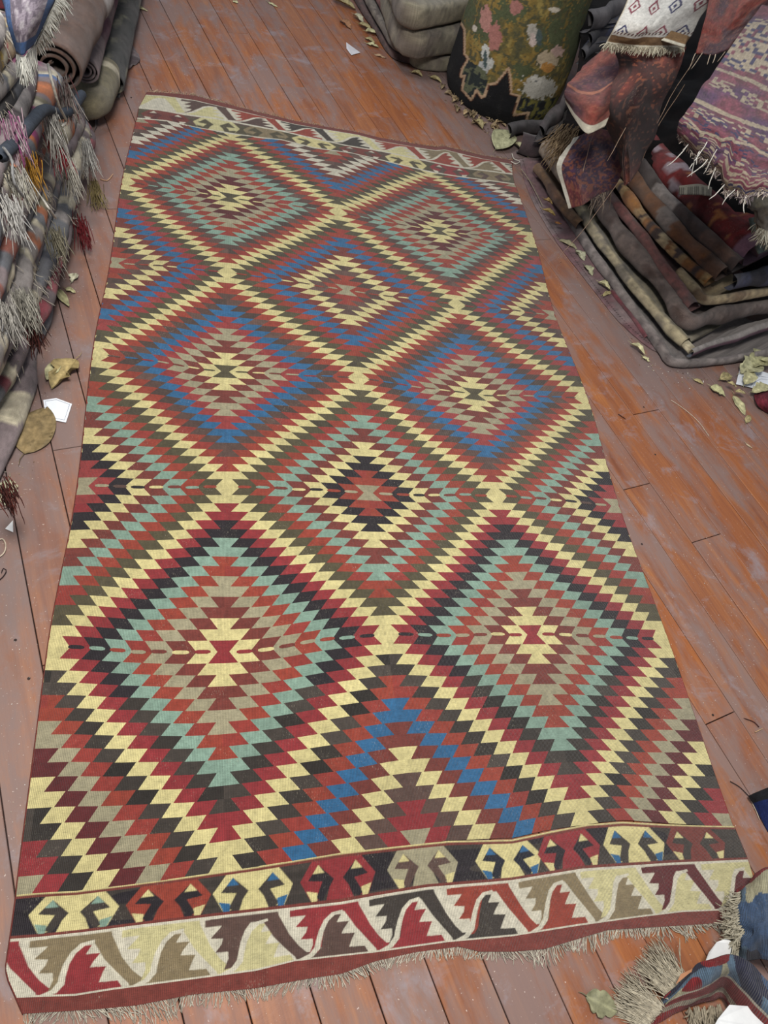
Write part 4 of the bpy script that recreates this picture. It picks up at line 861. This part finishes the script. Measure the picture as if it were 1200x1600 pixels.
# ---------------------------------------------------------------- grey folded rugs at the top
def gs(pts, z, r, colf, label, seed, depth=.6, G=(.3, 1)):
    P = [(x, y, max(zz, r + .002)) for x, y, zz in pz(pts, z)]
    return tag(slab('folded_rug', P, r, G, depth, colf, M_rug, seed=seed, side=-1, step=.014, wob=.003, rv=.07, sq=.55), label, 'rug', 'grey folded rugs at the top of the photo')
gcol = lambda s: mottle(lin((140, 132, 112)), lin((112, 102, 90)), s, 12)
gs([(606, 20), (634, 66), (650, 88), (662, 94), (700, 97), (738, 92)], .04, .038, gcol(1), 'short grey folded rug at the bottom of the far stack', 121)
gs([(590, -80), (612, -10), (632, 46), (642, 62), (652, 64), (702, 56), (742, 46)], .155, .068, gcol(2), 'thick grey folded rug with a wide front fold in the far stack', 122)
gs([(596, -130), (614, -50), (632, 4), (642, 20), (654, 20), (704, 12), (746, 2)], .285, .055, gcol(3), 'grey folded rug with a faded pink side on top of the far stack', 123)
gs([(520, -80), (560, 0), (588, 42), (612, 80), (630, 90), (655, 95)], .02, .018, mottle(lin((92, 66, 60)), lin((66, 46, 44)), 6, 12), 'dark reddish folded rug edge left of the grey far stack', 124)
gs([(538, -80), (576, 0), (600, 42), (618, 70), (640, 78)], .075, .018, mottle(lin((126, 116, 104)), lin((92, 80, 74)), 7, 12), 'narrow brown grey rug edge between the layers of the far stack', 125)
gs([(556, -80), (594, 0), (616, 40), (630, 58), (640, 60)], .125, .020, mottle(lin((112, 62, 56)), lin((80, 50, 48)), 8, 12), 'faded rose rug edge showing on the left side of the far stack', 126)
gs([(574, -80), (606, -10), (624, 22), (634, 36)], .185, .020, mottle(lin((104, 88, 80)), lin((96, 56, 52)), 9, 12), 'brown rug edge high on the left side of the far stack', 127)
# back of the room behind the far stack: more folded rugs, out of the frame

# ================================================================ BOTTOM RIGHT: CRUMPLED KILIM, PAPERS, CLOTH BITS
def heapcol(seed, stripes=False):
    def f(u, v, du, dv):
        x, y = u * du, v * dv; n_ = fbm(x * 16, y * 16, seed); m_ = fbm(x * 11 + 5, y * 11, seed + 4); c = np.zeros((len(u), 3)); c[:] = lin((92, 114, 134))
        c[n_ > .16] = lin((176, 170, 140)); c[n_ < -.16] = lin((48, 48, 66)); c[m_ > .20] = lin((128, 38, 42)); c[(m_ < -.28)] = lin((70, 92, 124))
        if stripes:
            c[(v > .42) & (v < .46)] = lin((190, 180, 160)); c[(v >= .46) & (v < .66)] = lin((134, 52, 50)); c[(v >= .66) & (v < .82)] = lin((168, 154, 134)); c[v >= .82] = lin((130, 46, 46))
        return c * (1 + .25 * vnoise(x * 250, y * 60, 3))[:, None]
    return f
o, B = patch('crumpled_kilim', [[(1040, 1556, .035), (1082, 1518, .07), (1118, 1495, .11), (1150, 1492, .13), (1196, 1528, .12), (1262, 1580, .10)], [(1030, 1574, .02), (1078, 1540, .07), (1118, 1518, .10), (1148, 1520, .12), (1186, 1560, .12), (1245, 1625, .1)],
    [(1020, 1592, .015), (1068, 1562, .04), (1108, 1545, .05), (1134, 1545, .05), (1165, 1590, .06), (1215, 1650, .06)], [(1012, 1612, .006), (1060, 1582, .012), (1104, 1566, .02), (1130, 1562, .02), (1150, 1604, .03), (1190, 1660, .03)]], 150, 90, heapcol(4, True), M_kilim, None, .005, .012, 12, 3)
tag(o, 'crumpled blue, cream and red kilim with a striped hem, bottom right corner', 'rug'); hp_o = o
st, dd = [], []; rq = np.random.default_rng(31)
for i in range(560):
    f_ = rq.random(); f_ = f_ if abs(f_ - .5) > .08 else f_ - .15; a = np.array([1008 + 62 * f_, 1606 - 78 * f_]) + rq.normal(0, 2, 2); z_ = .012 + .03 * f_
    p0 = at(*a, z_); p1 = at(a[0] - 26 - 14 * (1 - f_) + rq.normal(0, 7), a[1] - 40 + 14 * (1 - f_) + rq.normal(0, 7), z_); st.append(p0); dd.append(p1 - p0)
strands('fringe', st, dd, .075, .0011, ((208, 198, 176), (168, 158, 138)), o, 21, .5, .16)
st = [at(*p, .02) for p in [(1080 + 2.0 * i + random.uniform(-4, 4), 1576 - .2 * i + random.uniform(-3, 3)) for i in range(24)] * 5]
strands('fringe', st, [(-.1, -.9, -.2)] * len(st), .05, .0017, ((190, 178, 156), (150, 140, 120)), o, 22, .6, .6)
o, B = patch('crumpled_kilim', [[(1152, 1392, .03), (1176, 1376, .06), (1205, 1362, .08), (1262, 1345, .08)], [(1150, 1425, .05), (1174, 1418, .10), (1205, 1410, .13), (1262, 1398, .13)], [(1152, 1458, .05), (1172, 1462, .11), (1205, 1458, .14), (1262, 1450, .14)], [(1142, 1490, .02), (1172, 1500, .06), (1205, 1500, .09), (1262, 1500, .09)]],
    80, 90, heapcol(9), M_kilim, None, .005, .020, 14, 6)
tag(o, 'crumpled blue grey kilim with red patches lying on the corner of the big kilim', 'rug')
st = [B[i, j] for i in range(0, 12) for j in range(10, 90, 3)]
strands('fringe', st, [(-.8, -.3, -.2)] * len(st), .035, .0016, ((200, 192, 170), (150, 142, 124)), o, 23, .8, .8)
def sheet(name, pts, z, mat, col, label, cat, th=.0008, lift=None, print_=None, parent=None, group=None):
    P = np.array([at(*p, z if lift is None else z + lift[i]) for i, p in enumerate(pts)]); n = len(P); c0 = P.mean(0); nrm_ = np.cross(P[1] - P[0], P[2] - P[0]); nrm_ = nrm_ / np.linalg.norm(nrm_)
    if nrm_[2] < 0: P = P[::-1]; nrm_ = -nrm_
    V = np.concatenate([P, P - np.array([0, 0, th])]); F = [tuple(range(n)), tuple(range(2 * n - 1, n - 1, -1))] + [(i + n, (i + 1) % n + n, (i + 1) % n, i) for i in range(n)]
    o = mesh(name, V, F, mat, np.repeat(np.asarray(col)[None], 2 * n, 0), parent, uv=V[:, :2], smooth=False, loc=None if parent else c0 * [1, 1, 0])
    if not parent: tag(o, label, cat, group)
    return o, P
WHT, OFF = lin((232, 232, 232)), lin((222, 220, 210))
sheet('paper', [(1100, 1508), (1108, 1488), (1120, 1472), (1136, 1466), (1146, 1474), (1140, 1494)], .045, M_paper, WHT, 'white paper sticking out between the two crumpled kilims', 'paper', lift=[0, .01, .015, .01, .01, 0])
sheet('paper', [(1108, 1618), (1122, 1592), (1140, 1570), (1168, 1572), (1200, 1590), (1216, 1610), (1160, 1640)], .075, M_paper, WHT, 'white paper sheet under the red patch in the bottom right corner', 'paper', lift=[0, .01, .015, .01, .01, 0, 0])
sheet('paper_strip', [(1056, 1538), (1064, 1522), (1085, 1512), (1112, 1503), (1104, 1509), (1078, 1520)], .075, M_paper, lin((170, 120, 88)), 'tan paper strip along the crumpled kilim with the striped hem', 'paper')
o, B = patch('navy_cloth', [[(1170, 1246, .02), (1184, 1238, .04), (1215, 1226, .05), (1260, 1216, .05)], [(1180, 1262, .01), (1196, 1258, .035), (1222, 1254, .04), (1265, 1246, .04)], [(1200, 1300, .004), (1216, 1300, .01), (1236, 1300, .02), (1275, 1296, .02)]], 40, 40,
    lambda u, v, a, b: np.where(((v > .35) & (u < .5))[:, None], lin((26, 38, 84)), lin((26, 26, 30))) * (1 + .3 * vnoise(u * 60, v * 60, 1))[:, None], M_tap, None, .006, .004, 12, 5)
tag(o, 'black and navy cloth corner at the right edge beside the big kilim', 'cloth')
o, B = patch('maroon_cloth', [[(1178, 616, .015), (1200, 606, .035), (1250, 596, .04)], [(1182, 630, .02), (1202, 626, .05), (1250, 620, .05)], [(1196, 644, .004), (1212, 648, .02), (1255, 650, .02)]], 30, 30, darkc((116, 44, 56), (92, 34, 46), 95), M_tap, None, .005, .004, 12, 7)
tag(o, 'small maroon cloth at the right edge by the printed card', 'cloth')
# cards
def card(pts, z, label, frame, extra=()):
    o, P = sheet('card', pts, z, M_paper, lin((226, 230, 238)), label, 'card')
    c = P.mean(0); ink = lin((88, 96, 118)); L = []
    for k_ in frame: Q = [c + (p - c) * k_ + [0, 0, .0006] for p in P]; L.append(Q + [Q[0]])
    L += [[at(*p, z + .0008) for p in e] for e in extra]
    t_ = tubes('printed_frame', L, .00055, ink, M_paper, o, 3); return o
card([(67.5, 625), (88, 622), (112.5, 631), (103, 660), (72, 654)], .004, 'white card with a thin printed frame beside the big brown leaf', (.84,))
card([(1150, 600), (1157, 572), (1184, 578), (1216, 588), (1206, 618), (1176, 606)], .008, 'white printed card half covered by dry leaves at the right edge', (), ([(1173, 604), (1179, 592), (1187, 588), (1204, 590)], [(1176, 605), (1181, 596), (1189, 592), (1206, 594)], [(1184, 584), (1185, 588), (1188, 585)]))
sheet('paper_scrap', [(8, 826), (20, 813), (20.5, 831.5)], .003, M_paper, WHT, 'small white triangular paper scrap on the boards at the left', 'paper')
sheet('paper_scrap', [(541, 66), (556, 77), (563, 82), (549, 86), (541.5, 76)], .004, M_paper, lin((206, 204, 208)), 'pale pointed paper scrap on the boards at the top', 'paper', lift=[.01, .0, 0, 0, 0])
sheet('paper_scrap', [(1043, 1087), (1050, 1085), (1055, 1090), (1050, 1095), (1045, 1093)], .003, M_paper, WHT, 'tiny white paper scrap right of the kilim', 'paper')

# ---------------------------------------------------------------- leaves
def leaf(base, tip, wr, col, label, z=.006, curl=.25, seed=1, notch=0, group='dry leaves on the floor', stem=True, bend=0.0):
    a, b = at(*base, z), at(*tip, z); d = b - a; ln = np.linalg.norm(d[:2]); d = d / ln; sd = np.array([-d[1], d[0], 0]); rr = np.random.default_rng(seed)
    nu, nv = 15, 9; t = np.linspace(0, 1, nu); w = wr * ln * .5 * np.sin(np.pi * t ** .85) ** .8 * (1 + .08 * np.array([vnoise(x * 5, seed, 2) for x in t]))
    e = np.linspace(-1, 1, nv); T, E_ = np.meshgrid(t, e, indexing='ij'); Wd = w[:, None] * E_
    if notch: Wd = Wd * (1 - notch * np.clip(vnoise(T * 9, E_ * 0 + (E_ > 0) * 5, seed) * 2, 0, 1) * (abs(E_) > .5))
    zz = abs(E_) ** 1.5 * curl * w[:, None] + .10 * ln * curl * np.sin(T * np.pi) + .003 * vnoise(T * 6, E_ * 3, seed + 3) + bend * T * ln + .0015 * (abs(E_) < .15)
    V = a + d * (T * ln)[..., None] + sd * Wd[..., None]; V[..., 2] = np.maximum(z - .004 + zz, .003)
    top = V.reshape(-1, 3); bot = top - [0, 0, .0008]; n = len(top); F = gridfaces(nu, nv)
    if np.cross(d, sd)[2] < 0: F = F[:, ::-1]
    idx = np.arange(n).reshape(nu, nv); ring = np.r_[idx[:, 0], idx[-1, 1:], idx[-2::-1, -1], idx[0, -2:0:-1]]; nx = np.roll(ring, -1)
    FF = np.concatenate([F, F[:, ::-1] + n, np.stack([ring, ring + n, nx + n, nx], -1)])
    c = lin(col) * (1 + .22 * vnoise(T * 5, E_ * 3, seed + 1) + .1 * vnoise(T * 20, E_ * 9, seed + 5))[..., None]; c[abs(E_) < .12] *= 1.25; c = c.reshape(-1, 3)
    o = mesh('dry_leaf', np.concatenate([top, bot]), FF, M_leaf, np.concatenate([c, c * .8]), None, uv=np.r_[top, bot][:, :2], loc=a * [1, 1, 0])
    tag(o, label, 'leaf', group)
    if stem and ln > .03: tubes('stem', [[a + [0, 0, .001], a - d * ln * .12 + sd * ln * .02, a - d * ln * .24]], .0011, lin(col) * .8, M_leaf, o, 4)
    return o
PALE, TANL, BRN = (196, 190, 148), (176, 162, 118), (142, 122, 86)
lv = [((38, 708), (74, 634), .62, BRN, 'big brown leaf on the boards beside the white card', .008, .12, 0), ((119, 560), (80, 606), .55, (172, 152, 104), 'torn tan leaf above the white card at left', .012, .5, .5), ((92, 566), (72, 592), .5, PALE, 'pale leaf half against the torn tan leaf at left', .016, .4, 0),
    ((14, 748), (10, 790), .62, (190, 188, 158), 'pale green leaf at the left edge above the white paper triangle', .008, .3, .3), ((87, 449), (108, 478), .3, (178, 172, 132), 'narrow pale leaf leaning at the foot of the left pile', .014, .2, 0), ((101, 450), (118, 456), .6, PALE, 'small curled pale leaf right of the narrow leaf at left', .008, .6, .4),
    ((112, 440), (120, 426), .6, (188, 184, 160), 'crumpled greyish leaf by the foot of the left pile', .008, .7, .5), ((207, 7), (231, 16), .35, PALE, 'narrow pale leaf on the boards at the top left', .006, .2, 0), ((160, 152), (171, 158), .7, PALE, 'small pale leaf bit left of the kilim top corner', .005, .3, 0), ((418, 2), (434, 10), .35, PALE, 'narrow leaf at the top edge, left of the middle', .005, .2, 0), ((364, 0), (372, 4), .8, PALE, 'pale leaf cut by the top edge of the photo', .005, .2, 0),
    ((520, -2), (556, 14), .5, TANL, 'large tan leaf at the top before the grey stack', .012, .5, .3), ((532, 30), (549, 44), .5, (170, 124, 90), 'brown leaf before the grey stack', .008, .4, .4), ((552, 22), (568, 34), .6, (196, 190, 160), 'pale grey leaf in the heap before the grey stack', .015, .5, .3), ((560, 36), (580, 46), .6, TANL, 'tan leaf lower in the heap before the grey stack', .014, .5, .4), ((571, 48), (592, 52), .6, PALE, 'pale leaf at the right of the heap before the grey stack', .012, .5, .3),
    ((570, 58), (586, 66), .5, TANL, 'narrow tan leaf under the heap before the grey stack', .008, .4, .2), ((572, 67), (592, 73), .5, PALE, 'lowest pale leaf of the heap before the grey stack', .007, .4, .2), ((585, 84), (604, 90), .35, (180, 150, 120), 'thin brownish leaf at the foot of the grey stack', .006, .3, .2), ((643, 112), (660, 118), .7, TANL, 'curled tan leaf on the dusty boards below the grey stack', .01, .7, .3), ((672, 119), (690, 127), .6, TANL, 'tan leaf just left of the tapestry bundle foot', .01, .5, .3),
    ((776, 232), (797, 203), .55, (186, 184, 146), 'pale green leaf standing by the black sacking near the kilim corner', .02, .25, 0), ((802, 222), (826, 246), .35, (178, 172, 136), 'curled narrow leaf under the black sacking', .012, .7, 0), ((740, 186), (754, 200), .7, TANL, 'tan leaf among crumbled ones below the tapestry bundle', .012, .6, .3),
    ((874, 374), (902, 388), .5, (168, 160, 128), 'tan leaf on the mauve blanket, upper one', .012, .4, .3), ((900, 390), (914, 406), .7, (170, 168, 142), 'broken pale leaf in the middle of the mauve blanket', .012, .4, .6), ((913, 414), (926, 430), .6, (168, 166, 136), 'crumpled pale leaf lower on the mauve blanket', .012, .6, .5), ((935, 440), (954, 452), .6, PALE, 'yellowish curled leaf beside the grey bottom rug', .02, .7, .4), ((942, 461), (957, 455), .3, TANL, 'thin leaf sliver beside the grey bottom rug', .012, .5, 0), ((848, 326), (868, 336), .5, (178, 150, 90), 'yellow brown leaf on the brown rug fold', .05, .6, .3), ((850, 310), (864, 318), .6, (160, 130, 80), 'brown leaf near the twigs beside the stack', .05, .6, .4), ((868, 346), (878, 349), .5, (176, 120, 70), 'tiny orange leaf bit beside the brown rug fold', .03, .3, 0),
    ((986, 536), (1008, 552), .45, PALE, 'curled leaf standing at the corner of the right stack', .02, .8, .2), ((1004, 556), (1016, 564), .7, PALE, 'small pale leaf at the very corner of the right stack', .008, .4, .4), ((1110, 603), (1134, 618), .75, (196, 192, 146), 'squarish torn pale leaf right of the stack corner', .012, .35, .5), ((1147, 617), (1165, 648), .42, (196, 190, 146), 'pointed pale leaf lying alone on the boards at right', .006, .2, 0), ((1084, 592), (1100, 599), .5, TANL, 'small tan leaf below the stack front', .006, .4, .3),
    ((916, 1556), (966, 1582), .72, (140, 138, 108), 'large grey green torn leaf on the boards at the bottom', .008, .25, .35), ((1166, 660), (1172, 648), .4, TANL, 'small leaf tip near the maroon cloth', .006, .3, 0), ((1165, 692), (1176, 700), .3, (190, 170, 140), 'thin pale sliver on the boards at the right edge', .004, .2, 0)]
for q, (b, t, w, c, lb, z, cu, no) in enumerate(lv): leaf(b, t, w, c, lb, z, cu, q + 3, no)
for q, (b, t, w, c) in enumerate([((1126, 592), (1144, 586), .6, TANL), ((1158, 582), (1186, 566), .7, (192, 188, 150)), ((1170, 572), (1202, 556), .6, (186, 182, 140)), ((1164, 600), (1176, 578), .5, PALE), ((1176, 612), (1204, 604), .5, PALE), ((1150, 610), (1166, 614), .5, TANL), ((1188, 560), (1215, 574), .6, (180, 176, 136)), ((1138, 596), (1152, 604), .5, TANL)]):
    leaf(b, t, w, c, ['small tan leaf left of the leaf heap at the right edge', 'broad pale leaf covering the top of the printed card', 'pale leaf above the printed card, higher in the heap', 'long pale leaf across the left half of the printed card', 'pale leaf under the lower edge of the printed card', 'tan leaf bit touching the lower left corner of the printed card', 'greenish leaf in the heap, cut by the right edge of the photo', 'tan curled leaf between the printed card and the torn leaf'][q], .016 + .004 * q, .5, q + 90, .3, 'leaf heap at the right edge')
rr = np.random.default_rng(12)
for q in range(56):
    tq = rr.random(); x = 700 + tq * 75 + rr.normal(0, 9); y = 138 + tq * 62 + rr.normal(0, 7); a = rr.uniform(0, 6.28); l_ = rr.uniform(7, 14)
    leaf((x, y), (x + l_ * math.cos(a), y + l_ * .6 * math.sin(a)), rr.uniform(.4, .7), tuple(np.array((164, 142, 110)) * rr.uniform(.75, 1.15)), 'crumpled brown leaf in the drift at the foot of the tapestry bundle', .009, .8, q + 200, .5, 'leaf drift below the tapestry', False)
for q in range(10):
    x = 195 + rr.normal(0, 5); y = 22 + q * 5 + rr.normal(0, 3); a = rr.uniform(0, 6.28); l_ = rr.uniform(7, 12)
    leaf((x, y), (x + l_ * math.cos(a), y + l_ * .6 * math.sin(a)), .6, tuple(np.array((176, 164, 112)) * rr.uniform(.8, 1.1)), 'yellowish dry leaf against the blackish rolled rug at the top left', .02, .7, q + 300, .5, 'leaves by the blackish roll', False)
# twigs, strings, straw
for q, (pts, r, c, lb, z) in enumerate([([(1048, 625), (1062, 634), (1080, 648), (1094, 662), (1108, 682)], .0011, (206, 190, 170), 'long curved pale straw on the boards right of the kilim', .003), ([(814, 264), (826, 280), (840, 306), (848, 322)], .0016, (150, 140, 118), 'pale twig beside the stack, the longer one', .02),
    ([(806, 262), (822, 278), (838, 290)], .0013, (120, 108, 90), 'thin brown twig beside the stack', .02), ([(1186, 1136), (1178, 1128), (1162, 1122)], .0014, (70, 34, 28), 'short dark reddish twig on the boards at right', .004), ([(1180, 1144), (1192, 1138)], .0014, (196, 160, 120), 'short pale twig crossing the dark one at right', .005),
    ([(1141, 1221), (1156, 1230), (1172, 1246)], .0011, (36, 26, 26), 'thin black wire beside the navy cloth corner', .004), ([(1174, 1252), (1181, 1266), (1187, 1281)], .001, (206, 190, 170), 'white thread along the navy cloth corner', .006), ([(966, 647), (978, 655)], .0016, (60, 30, 24), 'tiny dark splinter above the long plank joint', .003),
    ([(-6, 845), (4, 842), (9, 852), (6, 864), (-4, 872)], .0018, (196, 180, 160), 'loop of pale string at the left edge of the photo', .006), ([(-4, 908), (4, 902), (10, 892), (5, 888), (2, 896)], .0012, (40, 28, 30), 'curled black thread at the left edge of the photo', .004), ([(800, 240), (803, 248), (812, 252), (806, 256), (798, 252)], .0022, (206, 200, 186), 'white yarn knot at the far right corner of the kilim', .012)]):
    P, _s = densify([tuple(at(*p, z)) for p in pts], .006); o = tubes('twig' if 'twig' in lb or 'splinter' in lb else 'thread', [P], r, lin(c), M_yarn, None, 5, loc=P.mean(0) * [1, 1, 0]); tag(o, lb, 'twig' if o.name.startswith('twig') else 'thread')
# crumbs of plaster and leaf dust lying on floor
V, F, K = [], [], []; n = 0
def crumb(p, s, c):
    global n
    a = rr.uniform(0, 6.28, 4); q = np.array([[math.cos(t), math.sin(t), 0] for t in np.sort(a)]) * s; V.append(np.r_[q * rr.uniform(.6, 1.2, (4, 1)) + p, [p + [0, 0, s * .6]]]); F.extend([(n + i, n + (i + 1) % 4, n + 4) for i in range(4)]); K.append(np.repeat(c[None], 5, 0)); n += 5
def scatter(cnt, fn, cols, lo, hi):
    for _ in range(cnt):
        x, y = fn(); p = at(x, y, .0015); crumb(p, rr.uniform(lo, hi), lin(cols[rr.integers(len(cols))]))
whites = [(214, 208, 200), (190, 176, 160), (226, 220, 214)]; browns = [(120, 96, 72), (150, 130, 96), (92, 70, 56), (170, 156, 120)]
def along(P, sp):
    P = np.array(P, float)
    def f():
        t = rr.uniform(0, len(P) - 1); i = min(int(t), len(P) - 2); return P[i] + (P[i + 1] - P[i]) * (t - i) + rr.normal(0, sp, 2)
    return f
scatter(160, along([(30, 760), (70, 600), (110, 480), (140, 380)], 14), whites + browns, .0008, .0022)
scatter(150, along([(600, 60), (680, 115), (730, 170), (790, 240)], 10), browns, .002, .006)
scatter(160, along([(820, 260), (880, 380), (960, 500), (1030, 578), (1100, 590), (1190, 590)], 9), browns + whites, .0012, .0038)
scatter(160, along([(990, 620), (1080, 900), (1100, 1000), (1170, 1150)], 55), whites, .0007, .0016)
scatter(90, lambda: (rr.uniform(200, 700), rr.uniform(0, 150)), whites, .0009, .002)
scatter(60, along([(0, 900), (40, 1100), (20, 1300)], 20), whites, .0006, .0014)
o = mesh('floor_crumbs', np.concatenate(V), np.array(F), M_dust, np.concatenate(K), None, uv=np.concatenate(V)[:, :2], smooth=False); tag(o, 'scattered crumbs and dust bits lying along the piles and boards', 'debris', kind='stuff')
# nail heads in the boards
for px, py in ((1003, 850), (1006, 636), (1024, 710), (1114, 1117), (24, 1000), (45, 1060), (205, 152)):
    p = at(px, py, .0012); an = np.linspace(0, 2 * np.pi, 9)[:-1]; Vn = np.r_[[p + [.0035 * math.cos(a), .0035 * math.sin(a), 0] for a in an], [p + [0, 0, .0006]]]
    o = mesh('nail', Vn, [(i, (i + 1) % 8, 8) for i in range(8)], M_sub, parent=floor)

o, B = patch('dusty_cloth', [[(148, 30, .02), (168, 36, .02), (182, 52, .01)], [(150, 80, .03), (180, 82, .025), (219, 91, .006)], [(150, 130, .03), (168, 124, .02), (190, 112, .006)], [(150, 200, .02), (158, 180, .015), (170, 142, .006)]], 50, 70, darkc((104, 90, 92), (74, 62, 66), 97), M_rug, None, .005, .012, 14, 8)
tag(o, 'dusty mauve grey cloth on the boards beyond the left pile, pointing at the kilim', 'cloth')
